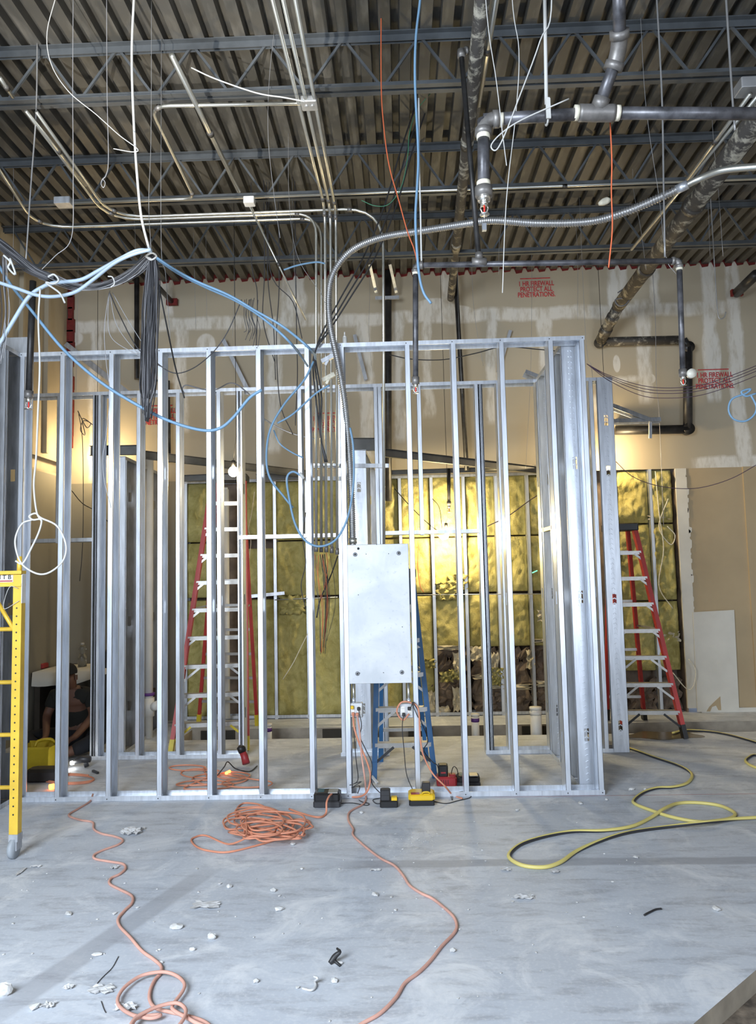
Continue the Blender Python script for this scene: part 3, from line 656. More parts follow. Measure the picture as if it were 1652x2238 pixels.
# second branch line
Y = 4.6; r2 = .0175
a = PY(908, 580, Y); c = PY(1484, 570, Y); da = PY(908, 832, Y); dc = PY(1492, 815, Y)
t = thing('sprinkler_pipe', 'thinner black sprinkler branch line with two hanging drops above the front frame', 'pipe', tuple(a))
MB().cyl(a, c, r2, 14).build('pipe_run', pipegrey, t, True)
for p_, q_, o_ in ((a, da, c), (c, dc, a)):
    MB().cyl(p_, q_, r2, 14).build('drop_pipe', pipegrey, t, True); elbow(t, p_, o_, q_, r2, fitting)
    ring(t, q_, (0, 0, 1), r2*1.35, .045, fitting, 'reducer'); ring(t, p_+(q_-p_).normalized()*.05, (0, 0, 1), r2*1.15, .02, tapew, 'sealant_ring'); sprinkler(t, q_+dn*.022, .9)
MB().cyl(dc+Vector((.045, 0, -.01)), dc+Vector((.045, -.03, -.01)), .028, 18).build('pressure_gauge', mat('gauge_face', (.6, .58, .5), .4), t, True)
MB().cyl(dc+Vector((0, 0, -.01)), dc+Vector((.045, 0, -.01)), .008, 8).build('gauge_stem', brass, t, True)
jt = PY(1047, 573, Y); r0_ = PY(1008, 118, Y)
MB().cyl(jt, r0_, r2*.95, 14).build('riser_pipe', blackpipe, t, True); ring(t, jt, dx, r2*1.6, .09, fitting, 'tee'); ring(t, jt+Vector((0, 0, .04)), (0, 0, 1), r2*1.4, .04, fitting, 'tee'); ring(t, r0_, (0, 0, 1), r2*1.5, .05, fitting)
elbow(t, r0_+Vector((0, 0, .02)), jt, r0_+Vector((.3, .1, .1)), r2)
# dirty mains running back to the firewall
def mainpipe(p, q, r, label, m=dirtpipe, nm='roof_pipe'): 
    t = thing(nm, label, 'pipe', tuple(q)); MB().tube([p, q], r, 18).build('pipe_run', m, t, True); ring(t, p.lerp(q, .35), q-p, r*1.15, .08, m); ring(t, p.lerp(q, .7), q-p, r*1.15, .08, m); return t
mainpipe(PZ(1066, -120, 5.02), PY(985, 652, 9.2), .045, 'dirty brown pipe running back under the deck to the firewall near centre')
t = mainpipe(PZ(1690, 215, 4.52), PY(1352, 668, 8.75), .075, 'thick dirty pipe slanting from the upper right corner back to the firewall')
mainpipe(PY(1352, 668, 8.75), PY(1312, 745, 9.22), .065, 'lower end of the thick slanting pipe against the firewall', dirtpipe)
b = thing('drain_pipe', 'black pipe loop fixed on the firewall at upper right with square corners', 'pipe', tuple(PY(1312, 745, 9.25)))
lp = px(9.24, (1312, 747), (1492, 743), (1503, 760), (1503, 938), (1345, 941))
for i in range(len(lp)-1): MB().cyl(lp[i], lp[i+1], .055, 16).build('pipe_run', blackpipe if i else dirtpipe, b, True)
for i in (0, 2, 3): ring(b, lp[i], (0, 1, 0), .07, .1, blackpipe, 'elbow')
for (pts, r, lab) in ((((848, 592, 9.2), (848, 1095, 9.2)), .045, 'thick black vertical pipe on the firewall behind the panel'), (((994, 585, 9.1), (1020, 1028, 9.1)), .028, 'thin black vertical pipe on the firewall right of centre'),
                      (((299, 596, 9.2), (299, 828, 9.2), (366, 834, 9.2), (368, 1010, 9.2)), .032, 'black stepped pipe on the firewall behind the black cable bundle'), (((72, 615, 5.4), (63, 862, 5.4)), .024, 'black sprinkler drop pipe at the far left with a head'),
                      (((1060, 1024, 9.1), (1200, 1022, 9.1)), .03, 'short black horizontal pipe above the right insulation'), (((981, 1024, 9.1), (981, 1100, 9.1)), .02, 'short black sprinkler drop in front of the insulation glow'),
                      (((1652, 600, 8.6), (1610, 640, 9.2)), .06, 'dark pipe stub entering the firewall at the right edge'), (((330, 610, 8.6), (376, 660, 9.3)), .03, 'dark pipe stub entering the firewall with red caulk behind the cable bundle')):
    P_ = [PY(*q) for q in pts]; t = thing('black_pipe', lab, 'pipe', tuple(P_[-1]))
    MB().tube(P_, r, 14).build('pipe_run', blackpipe, t, True)
    if 'head' in lab or 'drop in' in lab: ring(t, P_[-1], (0, 0, 1), r*1.35, .05, fitting, 'reducer'); sprinkler(t, P_[-1]+dn*.03, 1.3)
    if 'stub' in lab: MB().cb(P_[-1]+Vector((0, -.0, 0)), (.14, .05, .08)).build('fire_caulk', redcaulk, t)
# PVC
for (xx, yt, yb, yy, r, lab, col) in ((1038, 1563, 1606, 8.45, .043, 'white pipe stub with purple ring standing in the trench', True), (1170, 1548, 1606, 8.45, .062, 'wider white pipe stub with cap standing in the trench at right', False), (586, 1584, 1612, 8.4, .04, 'small white pipe stub with purple ring near the tall ladder', True)):
    p1 = PY(xx, yt, yy); t = thing('pipe_stub', lab, 'pipe', (p1.x, yy, -.35)); MB().cyl((p1.x, yy, -.35), p1, r, 20).build('pipe_run', pvc, t, True)
    ring(t, p1-Vector((0, 0, .05)), (0, 0, 1), r*1.06, .04, purple if col else pvc, 'primer_ring'); ring(t, p1, (0, 0, 1), r*1.08, .03, pvc, 'cap')
p0 = PY(322, 1185, 8.4); p1 = PY(324, 1545, 8.4); t = thing('vent_pipe', 'white plastic waste pipe with fittings behind the left partition', 'pipe', (p1.x, 8.4, 0))
MB().cyl(Vector((p1.x, 8.4, 0)), Vector((p1.x, 8.4, 3.1)), .05, 18).build('pipe_run', pvc, t, True); ring(t, p1, (0, 0, 1), .066, .2, pvc, 'fitting'); ring(t, p1+Vector((0, 0, .14)), (0, 0, 1), .07, .03, purple, 'primer_ring')
MB().cyl(p1+Vector((.05, 0, .0)), p1+Vector((.13, -.06, .03)), .05, 16).build('cleanout', pvc, t, True)
p0 = PY(493, 1070, 9.2); t = thing('vent_pipe', 'tall white plastic vent pipe in the open bay behind the red ladder', 'pipe', (p0.x, 9.2, 0)); MB().cyl((p0.x, 9.2, .05), p0, .04, 18).build('pipe_run', pvc, t, True); ring(t, p0, (0, 0, 1), .03, .05, pvc, 'cap')
# ------------------------------------------------------------------ conduits (EMT)
ZC = 4.95
def cond(pts, r, label, m=emt, k=5, cat='conduit', group=None):
    return MB().tube(sm(pts, k) if k else pts, r, 10).build('conduit', m, None, True, label, cat, group)
def bend(a, c, d, rr=.15, n=6):
    u = (a-c).normalized(); v = (d-c).normalized(); return [(c+u*rr)*(1-i/n)**2+c*2*(i/n)*(1-i/n)+(c+v*rr)*(i/n)**2 for i in range(n+1)]
VY = 6.55
def vrun(xt, yt, xb, yb, xl, label, ystart):
    Z1 = PY(xt, yt, VY).z; a = Vector((PZ(xl[0][0], xl[0][1], Z1).x, PZ(xl[0][0], xl[0][1], Z1).y, Z1)); c = Vector((a.x, VY, Z1))
    c2 = PY(xt, yt, VY); e = PY(xb, yb, VY)
    pts = [a]+bend(a, c, c2, .18)+bend(c, c2, e, .2)+[e]
    b = MB().tube(pts, .0125, 10); o = b.build('conduit', emt, None, True, label, 'conduit'); MB().cyl(e+Vector((0, 0, .04)), e-Vector((0, 0, .005)), .016, 10).build('connector', greypl, o, True).location = (0, 0, 0)
    return o
def ctube(pts, label, r=.0125, endc=None):
    t = thing('conduit', label, 'conduit', tuple(pts[-1])); MB().tube(pts, r, 10).build('tube', emt, t, True)
    if endc: MB().cyl(pts[-1]+Vector((0, 0, .05)), pts[-1]-Vector((0, 0, .004)), .017, 10).build('connector', fitting, t, True)
    for f in (.25, .6):
        i = max(1, int(f*len(pts))); p_ = pts[i-1].lerp(pts[i], .5); dd_ = (pts[i]-pts[i-1]); MB().cyl(p_-dd_.normalized()*.02, p_+dd_.normalized()*.02, r*1.35, 10).build('coupling', fitting, t, True)
    return t
# left pair + third, running back then across to the vertical bank
for i, (s, e_, yh, xv, yb, lab) in enumerate((((57, 243), (207, 448), 476, 691, 1205, 'conduit from the upper left that turns and drops as first riser of the bank'),
        ((-60, 280), (30, 455), 487, 702, 1206, 'lowest of the left conduits running across and dropping as the second riser'),)):
    a = PZ(*s, ZC); c = PZ(*e_, ZC); h1 = Vector((c.x+.3, 0, ZC)); yy = PZ(400, yh, ZC).y
    k1 = Vector((c.x+(yy-c.y)*.05, yy, ZC)); k2 = Vector((PY(xv, yh, yy).x, yy, ZC)); dnp = PY(xv, yb, yy)
    ctube([a]+bend(a, k1, k2, .35)+bend(k1, k2, dnp, .2)+[dnp], lab, endc=True)
a = PZ(57, 243, ZC); c = PZ(188, 405, ZC); ctube([a, c], 'short conduit alongside the upper left pair')
yy = PZ(400, 470, ZC).y
a = PZ(80, 245, ZC); k1 = PZ(215, 440, ZC); k1.y = yy; k2 = Vector((PY(838, 480, yy).x, yy, ZC)); dnp = PY(839, 1190, yy)
ctube([a]+bend(a, k1, k2, .35)+bend(k1, k2, dnp, .35)+[dnp], 'long conduit crossing at high level and dropping beside the black pipe behind the panel')
for (xs, xv, yt, yb, lab) in ((588, 713, 455, 1206, 'centre ceiling conduit dropping as the third riser of the bank'), (612, 725, 458, 1208, 'centre ceiling conduit dropping as the fourth riser of the bank'), (640, 737, 462, 1211, 'centre ceiling conduit dropping as the fifth riser of the bank')):
    a = PZ(xs, -30, ZC); k2 = PZ(xv-3, yt, ZC); dnp = PY(xv, yb, k2.y)
    ctube([a]+bend(a, k2, dnp, .2)+[dnp], lab, endc=True)
cj = J[1]
a = Vector((PZ(70, 447, ZC).x, cj[0]-.07, cj[1]-.02)); e_ = Vector((RX-.5, cj[0]-.07, cj[1]-.02)); ctube([a, e_], 'long straight conduit strapped along the middle joist from left to right')
a = PZ(672, 226, ZC); c = PZ(327, 232, ZC); d_ = PZ(425, 434, ZC); e_ = PZ(150, 444, ZC)
ctube([a]+bend(a, c, d_, .14)+bend(c, d_, e_, .1)+[e_], 'conduit making a Z shape from the junction box to the left')
ctube([PZ(690, 212, ZC+.02), PZ(1652, 185, ZC+.02)], 'straight conduit along the first joist right of the junction box') if False else None
ctube([PZ(375, 120, ZC), PZ(522, 418, ZC)], 'pale conduit running back left of the centre group', .018)
ctube([PZ(0, 170, ZC), PZ(28, 212, ZC)], 'short bright conduit end at the left edge')
ctube([PZ(1660, 205, 4.6), PZ(1380, 545, 4.6)], 'conduit running back beside the thick dirty pipe at right', .014)
ctube([PZ(1640, 205, 4.6), PZ(1500, 395, 4.6)], 'upper short conduit running back beside the thick dirty pipe at right', .014)
ctube([PZ(1090, -40, 5.1), PZ(1045, 230, 5.1)], 'square looking grey conduit hanging in line with the brown pipe', .02)
ctube([PZ(545, 450, 4.9), PY(668, 700, 6.6)], 'thin conduit slanting down right from the white ceiling box', .008)
ctube([PZ(548, 452, 4.9), PY(600, 560, 8.8)], 'grey conduit running back under the white ceiling box', .012)
MB().bev(tuple(PZ(545, 440, 4.92)-Vector((.045, .04, .03))), tuple(PZ(545, 440, 4.92)+Vector((.045, .04, .03))), .005).build('junction_box', stickerm, None, False, 'small white box strapped to the middle joist', 'electrical box')
q = PZ(676, 226, ZC); b = MB().bev(tuple(q-Vector((.055, .055, .02))), tuple(q+Vector((.055, .055, .025))), .006); b.cyl(q+Vector((-.02, 0, -.02)), q+Vector((-.02, 0, -.026)), .012); b.cyl(q+Vector((.02, .0, -.02)), q+Vector((.02, 0, -.026)), .012)
b.build('junction_box', boxm, None, False, 'square metal junction box where the centre conduits meet', 'electrical box')
q = PZ(1640, 192, 4.7); MB().bev(tuple(q-Vector((.08, .06, .03))), tuple(q+Vector((.08, .06, .04))), .006).build('junction_box', boxm, None, False, 'metal junction box at the right edge of the ceiling', 'electrical box')
q = PZ(140, 442, ZC); MB().bev(tuple(q-Vector((.07, .05, .03))), tuple(q+Vector((.07, .05, .03))), .006).build('junction_box', galv2, None, False, 'grey junction box at left on the middle joist', 'electrical box')
# struts holding the riser bank
for i, (xa, xb_, y_, lab) in enumerate(((686, 740, 1018, 'slotted strut clamped across the vertical conduits'), (688, 745, 1046, 'lower plain strut behind the vertical conduits'))):
    p_ = PY(xa, y_, 6.62); q_ = PY(xb_ if i else 850, y_, 6.62); b = MB().bar(p_, q_, .03, .035)
    t = thing('conduit_strut', lab, 'strut', tuple(p_)); b.build('channel', galv2, t)
    for xx in ((691, 702, 713, 725, 737) if i == 0 else ()): MB().cb(PY(xx, y_-2, 6.58), (.045, .03, .02)).build('pipe_clamp', galv, t)
# flexible conduit
Yp = F1-.02
fpts = [PY(771, 1195, F1+.06), PY(768, 1080, F1+.06), PY(761, 960, F1+.04), PY(752, 870, F1-.03), PY(738, 790, F1-.09), PY(722, 715, F1-.08), PY(718, 650, 5.95), PY(728, 598, 5.9), PY(765, 550, 5.8), PY(830, 520, 5.65), PY(930, 503, 5.5), PY(1020, 489, 5.35), PY(1080, 482, 5.2), PY(1180, 488, 5.05), PY(1290, 484, 4.95), PY(1370, 462, 4.8), PY(1450, 428, 4.7), PY(1492, 408, 4.65)]
cp = sm(fpts, 44); t = thing('flexible_conduit', 'thick silver flexible conduit sweeping from the right ceiling down into the panel cover', 'conduit', tuple(fpts[0]))
pts = []; L = 0; prev = cp[0]; acc = [0]
for i in range(1, len(cp)): acc.append(acc[-1]+(cp[i]-cp[i-1]).length)
N = int(acc[-1]/.0042); ai = np.linspace(0, acc[-1], N); arr = np.array([tuple(v) for v in cp])
pts = [Vector((np.interp(s, acc, arr[:,0]), np.interp(s, acc, arr[:,1]), np.interp(s, acc, arr[:,2]))) for s in ai]
rr = [.0275 if i % 4 in (0, 1) else .0225 for i in range(N)]
MB().tube(pts, rr, 12).build('corrugated_sleeve', flexm, t, True)
tail = sm(px(4.6, (1486, 412, 4.66), (1530, 390, 4.6), (1580, 372, 4.5), (1660, 364, 4.4), (1720, 360, 4.35)), 6); MB().tube(tail, .0215, 14).build('rigid_end', emt, t, True)
MB().cyl(PY(1478, 415, 4.67), PY(1503, 403, 4.63), .029, 16).build('coupling', galv, t, True)
MB().cyl(PY(771, 1188, F1+.06), PY(771, 1176, F1+.06), .033, 14).build('connector', emt, t, True)
MB().cb(PY(1058, 497, 5.2), (.03, .03, .05)).build('beam_clip', galv, t)
# ------------------------------------------------------------------ panel cover and outlet boxes
tl = PY(757, 1191, F1-.012); br = PY(901, 1492, F1-.012)
t = thing('panel_cover', 'large blank white metal electrical panel cover screwed between two front studs', 'panel', ((tl.x+br.x)/2, F1-.012, br.z))
MB().bev((tl.x+.004, F1-.020, br.z), (br.x-.004, F1-.004, tl.z), .004).build('cover_plate', panelm, t)
for a, c in ((776, 1212), (871, 1209), (781, 1472), (878, 1469)):
    q = PY(a, c, F1-.02); sw = MB().cyl(q, q+Vector((0, -.006, 0)), .017, 20).build('cover_screw', galv, t, True); MB().cyl(q+Vector((0, -.006, 0)), q+Vector((0, -.009, 0)), .007, 12).build('screw_slot', greypl, sw, True)
q = PY(783, 1199, F1-.021); MB().cyl(q, q+Vector((0, -.002, 0)), .010, 16).build('knockout_hole', blackcord, t, True)
for a, c in ((800, 1211), (849, 1210), (783, 1300), (879, 1370), (823, 1190), (786, 1471), (838, 1470)):
    q = PY(a, c, F1-.021); MB().cyl(q, q+Vector((0, -.0012, 0)), .0035, 8).build('small_hole', greypl, t, True)
b = MB(); b.box((tl.x+.02, F1, br.z+.02), (br.x-.02, F1+.13, tl.z-.02)); b.build('panel_box', galv, t)
def outlet(cx, cy, w_, label, plugs, cx2):
    q = PY(cx, cy, F1+.02); t = thing('outlet_box', label, 'outlet box', tuple(q-Vector((0, 0, .05))))
    MB().bev((q.x-w_/2, q.y, q.z-.058), (q.x+w_/2, q.y+.05, q.z+.058), .006).build('box_body', boxm, t)
    MB().bev((q.x-w_/2+.003, q.y-.004, q.z-.055), (q.x+w_/2-.003, q.y, q.z+.055), .004).build('cover_plate', boxm, t)
    for k in (-1, 1):
        r_ = MB().bev((q.x+k*.027-.017, q.y-.009, q.z-.035), (q.x+k*.027+.017, q.y-.003, q.z+.035), .004).build('receptacle', stickerm, t)
        for z in (-.018, .018):
            for s in (-.006, .006): MB().cb((q.x+k*.027+s, q.y-.0095, q.z+z), (.0018, .002, .009)).build('slot', blackcord, r_)
    for (ox, oz, m) in plugs: MB().bev((q.x+ox-.012, q.y-.036, q.z+oz-.013), (q.x+ox+.012, q.y-.009, q.z+oz+.013), .005).build('plug', m, t)
    e = PY(cx2, 1493, F1+.03); MB().cyl(q+Vector((e.x-q.x, .02, .05)), Vector((e.x, q.y+.02, e.z)), .0115, 12).build('conduit_stub', emt, t, True)
    MB().cyl(q+Vector((e.x-q.x, .02, .055)), q+Vector((e.x-q.x, .02, .09)), .016, 12).build('connector', galv, t, True)
    return q
qa = outlet(778, 1552, .105, 'left four-gang outlet box under the panel with orange cords plugged in', ((.022, .015, blackcord), (-.028, .026, yellowpl), (-.022, -.026, orange), (.01, -.03, orange)), 772)
qb = outlet(888, 1553, .108, 'right outlet box under the panel with black plugs and a looped orange cord', ((.022, .02, blackcord), (-.022, -.026, blackcord)), 892)
# ------------------------------------------------------------------ ladders
def ladder(label, F, B, T, n, rail, footm, capm=blackpl, tw_=.18, loc=None, lowm=None, rungs=True, skip=0):
    FL, FR = [Vector(v) for v in F]; BL, BR = [Vector(v) for v in B]; T = Vector(T)
    ax = (FR-FL).normalized(); dp = ((BL+BR)/2-(FL+FR)/2).normalized()
    t = thing('step_ladder', label, 'ladder', tuple((FL+FR+BL+BR)/4))
    ft = [T-ax*tw_-dp*.07, T+ax*tw_-dp*.07]; bt = [T-ax*tw_*.8+dp*.07, T+ax*tw_*.8+dp*.07]
    for a, c, w_ in ((FL, ft[0], .044), (FR, ft[1], .044)): MB().bar(a+Vector((0,0,.0)), c, w_, .078, dp).build('front_rail', rail, t)
    for a, c in ((BL, bt[0]), (BR, bt[1])): MB().bar(a, c, .036, .06, dp).build('rear_rail', rail, t)
    for a, c in ((FL, ft[0]), (FR, ft[1]), (BL, bt[0]), (BR, bt[1])): 
        d_ = (c-a).normalized(); MB().bar(a-Vector((0,0,0)), a+d_*.14, .045, .09, dp).build('foot', footm, t)
    for i in range(1, n):
        s = i/n; a = FL.lerp(ft[0], s); c = FR.lerp(ft[1], s)
        b = MB(); b.bar(a, c, .085, .006, (0, 0, 1)); b.bar(a+Vector((0,0,-.018))-dp*.04, c+Vector((0,0,-.018))-dp*.04, .005, .038, (0, 0, 1)); b.bar(a+Vector((0,0,-.012))+dp*.04, c+Vector((0,0,-.012))+dp*.04, .005, .026, (0, 0, 1))
        st = b.build('step', alum, t)
        if i < 4 or True:
            L = .16 if i < 4 else .07
            for aa, cc in ((a, c), (c, a)):
                u = (cc-aa).normalized(); MB().bar(aa+u*L-dp*.045+Vector((0,0,-.03)), aa-dp*.045+Vector((0,0,-.03-L*.8)), .022, .006, dp).build('gusset', (lowm or alum) if i == 1 else alum, st)
    for i in range(1, n, 1 if n > 8 else 2):
        s = i/n; a = BL.lerp(bt[0], s); c = BR.lerp(bt[1], s); MB().bar(a, c, .03, .03).build('rear_brace', alum, t)
    for k in (0, 1):
        a = (FL, FR)[k].lerp(ft[k], .5); c = (BL, BR)[k].lerp(bt[k], .5); MB().bar(a, c, .006, .02).build('spreader', alum, t)
    cb_ = MB(); cb_.X = Matrix.Translation(T) @ Matrix(((ax.x, dp.x, 0, 0), (ax.y, dp.y, 0, 0), (0, 0, 1, 0), (0, 0, 0, 1)))
    cb_.bev((-tw_-.035, -.13, -.05), (tw_+.035, .13, .03), .012).build('top_cap', capm, t)
    return t, ft
tA = PY(489, 1022, 7.98)
ladder('tall red fibreglass step ladder standing behind the left bays near the glowing bulb', (PZ(373, 1648, 0), PZ(540, 1640, 0)), (PZ(434, 1583, 0), PZ(562, 1585, 0)), (tA.x, 8.25, 2.84), 10, redfib, yellowfoot, blackpl, .17, lowm=yellowfoot)
FRb = PZ(1497, 1614, 0); TB = PY(1393, 1145, 8.25)
ladder('red fibreglass step ladder with black cap standing free at the right of the frame', (FRb-Vector((.60, -.05, 0)), FRb), (PZ(1408, 1573, 0)-Vector((.42, -.03, 0)), PZ(1408, 1573, 0)), (TB.x-.165, 8.35, TB.z-.02), 8, redfib, blackpl, blackpl, .13, lowm=blackpl)
TC = PY(905, 1250, 6.8); a = PZ(818, 1702, 0); c = PZ(950, 1699, 0)
ladder('blue fibreglass step ladder standing between the two frames behind the panel cover', (a, c), (a+Vector((.04, .62, 0)), c+Vector((-.05, .62, 0))), (TC.x-.17, 6.88, TC.z), 6, bluefib, bluefib, blackpl, .15, lowm=greypl)
# ------------------------------------------------------------------ scaffold
YS = 4.87
pb_ = PZ(27, 1875, 0); top = PY(44, 1216, YS); t = thing('baker_scaffold', 'yellow rolling scaffold end frame at the left edge with caster', 'scaffold', (pb_.x, YS, 0))
hx = pb_.x+.012; z0 = PY(30, 1828, YS).z
MB().box((hx-.028, YS-.022, z0), (hx+.028, YS+.03, top.z-.12)).build('upright', scaff, t); MB().cyl((hx, YS, top.z-.13), (hx, YS, top.z), .016, 12).build('joint_pin', scaff, t, True)
b = MB(); z = z0+.14
while z < 1.62: b.cyl((hx-.002, YS-.0235, z), (hx-.002, YS-.020, z), .0055, 10); z += .052
b.build('adjustment_holes', blackcord, t)
hx2 = hx-.76; MB().box((hx2-.028, YS-.022, z0), (hx2+.028, YS+.03, top.z-.12)).build('upright', scaff, t)
for yy in (1375, 1491, 1606, 1721):
    z = PY(20, yy, YS).z; MB().cyl((hx2, YS, z), (hx-.02, YS, z), .0135, 12).build('rung', scaff, t, True)
za = PY(10, 1250, YS).z; zb = PY(10, 1278, YS).z
b = MB(); b.box((hx2, YS-.035, za-.016), (hx+.03, YS+.03, za+.006)); b.box((hx2, YS-.035, zb-.012), (hx+.03, YS+.03, zb+.006)); b.box((hx2, YS-.01, zb), (hx+.0, YS, za)); b.build('platform_frame', scaff, t)
MB().box((hx-.135, YS-.018, zb+.016), (hx-.032, YS-.012, za-.022)).build('warning_label', stickerm, t); MB().box((hx-.13, YS-.0195, zb+.020), (hx-.036, YS-.018, zb+.028)).build('label_stripe', redpl, t)
text('I T B', .04, blackcord, 'label_letters', Matrix.Translation((hx-.083, YS-.019, zb+.036)) @ Matrix.Rotation(math.pi/2, 4, 'X'), t)
MB().box((hx+.03, YS-.03, PY(50, 1318, YS).z), (hx+.034, YS+.02, PY(50, 1256, YS).z)).build('side_label', stickerm, t)
MB().cyl((hx2+.0, YS, PY(0, 1205, YS).z+.1), (hx-.02, YS, PY(38, 1396, YS).z), .013, 12).build('diagonal_brace', scaff, t, True) if False else MB().cyl(PY(-4, 1318, YS), PY(40, 1392, YS), .0135, 12).build('diagonal_brace', scaff, t, True)
MB().tube(sm([PY(40, 1286, YS-.03), PY(20, 1284, YS-.05), PY(8, 1330, YS-.04), PY(42, 1313, YS-.03)], 5), .002, 6).build('wire_pin', whitecord, t, True)
for X in (hx, hx2):
    b = MB(); b.box((X-.026, YS-.03, .105), (X+.032, YS+.035, .15)); b.box((X+.018, YS-.028, .05), (X+.026, YS+.04, .12)); b.box((X-.022, YS-.02, .05), (X-.016, YS+.04, .12)); b.cyl((X, YS, .14), (X, YS, .17), .022)
    cs = b.build('caster_fork', galv2, t); MB().cyl((X-.014, YS-.01, .062), (X+.016, YS-.01, .062), .062, 28).build('caster_wheel', rubber, cs, True)
# ------------------------------------------------------------------ chargers
def charger(cx, cy, w_, h_, body, label, kind, dpt=.16, top=None):
    q = PZ(cx, cy, 0); x0 = q.x-w_/2; t = thing('battery_charger', label, 'battery charger', (q.x, q.y+dpt/2, 0)); y = q.y
    if kind == 'wide':
        MB().bev((x0, y, .0), (x0+w_, y+dpt, h_*.45), .01).build('base', greypl, t)
        MB().bev((x0+.003, y+.004, h_*.4), (x0+w_-.003, y+dpt-.01, h_), .016).build('housing', body, t)
        MB().box((x0+w_*.55, y+.01, h_*.99), (x0+w_*.9, y+dpt*.7, h_*1.06)).build('dock_rail', alum, t)
        MB().box((x0+w_*.15, y+.05, h_-.001), (x0+w_*.38, y+dpt*.8, h_+.002)).build('status_label', mat('teal_label', (.02, .10, .13), .4), t)
    elif kind == 'dock':
        MB().bev((x0, y, 0), (x0+w_, y+dpt, h_*.40), .008).build('base', body, t)
        MB().bev((x0+w_*.02, y+.02, h_*.35), (x0+w_*.58, y+dpt*.8, h_), .008).build('battery_pack', greypl, t)
        MB().box((x0+w_*.64, y+.01, h_*.4), (x0+w_*.95, y+.06, h_*.58)).build('yellow_label', yellowpl, t)
        MB().box((x0+w_*.05, y+.018, h_*.66), (x0+w_*.55, y+.021, h_*.69)).build('seam', blackcord, t)
    elif kind == 'yellow':
        MB().bev((x0+.004, y+.002, 0), (x0+w_-.004, y+dpt, h_*.28), .008).build('base', blackpl, t)
        MB().bev((x0, y, h_*.25), (x0+w_, y+dpt, h_*.60), .016).build('housing', body, t)
        MB().bev((x0+w_*.52, y+.06, h_*.55), (x0+w_*.84, y+.12, h_*1.05), .006).build('battery_pack', greypl, t)
        MB().tube(sm([(x0+w_*.52, y+.01, h_*.58), (x0+w_*.57, y, h_*.70), (x0+w_*.76, y, h_*.70), (x0+w_*.82, y+.01, h_*.58)], 4), .006, 8).build('handle', body, t, True)
        MB().box((x0+w_*.1, y+.0, h_*.595), (x0+w_*.42, y+.05, h_*.61)).build('warning_label', redpl, t)
    elif kind == 'red':
        MB().bev((x0, y, 0), (x0+w_, y+dpt, h_*.46), .014).build('housing', body, t)
        for i in range(5): MB().box((x0+w_*(.1+i*.11), y-.001, h_*.12), (x0+w_*(.13+i*.11), y+.003, h_*.34)).build('vent_slot', blackcord, t)
        MB().bev((x0+w_*.10, y+.03, h_*.44), (x0+w_*.58, y+dpt*.8, h_), .010).build('battery_pack', blackpl, t)
        MB().box((x0+w_*.22, y+.028, h_*.60), (x0+w_*.46, y+.031, h_*.68)).build('red_badge', redpl, t)
        MB().bev((x0+w_*.64, y+.03, h_*.44), (x0+w_*.96, y+dpt*.6, h_*.54), .006).build('small_dock', body, t)
    return t
charger(714, 1766, .205, .105, blackpl, 'black low battery charger on the floor with an orange cord over it', 'wide')
charger(850, 1766, .135, .125, blackpl, 'small black charger with upright battery and yellow label', 'dock', .12)
charger(922, 1762, .20, .145, yellowpl, 'yellow and black battery charger on the floor before the frame', 'yellow')
charger(977, 1720, .165, .165, redpl, 'red battery charger with a black battery between the frames', 'red')
charger(1025, 1721, .19, .085, blackpl, 'flat black twin charger beside the red one', 'wide')
# ------------------------------------------------------------------ cords on the floor and at the outlets
R = .0074
cable('extension_cord', 'pale orange extension cord winding from the left frame down to the lower left floor', 'cord', fl(R, (203, 1736, .03), (196, 1752), (170, 1768), (150, 1782), (175, 1792), (202, 1797), (205, 1812), (222, 1822), (250, 1828), (268, 1836), (258, 1846), (225, 1858), (206, 1868), (208, 1877), (240, 1883), (268, 1888), (274, 1898), (262, 1910), (242, 1920), (240, 1932), (262, 1944), (288, 1958), (288, 1974), (272, 1990), (258, 2008), (262, 2025), (284, 2048), (310, 2078), (335, 2096), (352, 2112), (350, 2128), (338, 2142), (328, 2165), (328, 2188), (345, 2205), (400, 2218), (450, 2235), (480, 2270)), R, orange_dusty)
cable('extension_cord', 'loops of pale orange cord lying at the bottom left corner', 'cord', fl(R*3, (500, 2262), (440, 2240), (410, 2225), (380, 2208), (378, 2196), (400, 2165), (402, 2148), (385, 2132), (355, 2124, R*3.5), (310, 2132), (275, 2155), (258, 2180), (262, 2200), (290, 2218), (330, 2225), (350, 2218), (300, 2225), (285, 2250)), R, orange_dusty)
cable('extension_cord', 'thin end loop of orange cord at the very bottom left', 'cord', fl(R*5, (282, 2245), (300, 2222), (345, 2200), (385, 2192), (405, 2205), (402, 2225), (385, 2250)), R, orange_dusty)
ex = fl(R, (800, 1738, .02), (795, 1756), (770, 1770), (761, 1780), (762, 1795), (772, 1812), (772, 1826), (800, 1852), (832, 1876), (862, 1892), (882, 1915), (895, 1935), (920, 1952), (945, 1964), (972, 1985), (992, 2005), (998, 2025), (990, 2042), (965, 2068), (940, 2100), (915, 2125), (885, 2148), (865, 2180), (830, 2215), (790, 2238), (760, 2262))
hang = [qa+Vector((.01, -.03, -.03)), PY(786, 1600, F1-.05), PY(790, 1650, F1-.06), PY(797, 1700, F1-.07)]
cable('extension_cord', 'long orange extension cord from the left outlet winding down the centre of the floor', 'cord', hang+ex, R, orange_dusty)
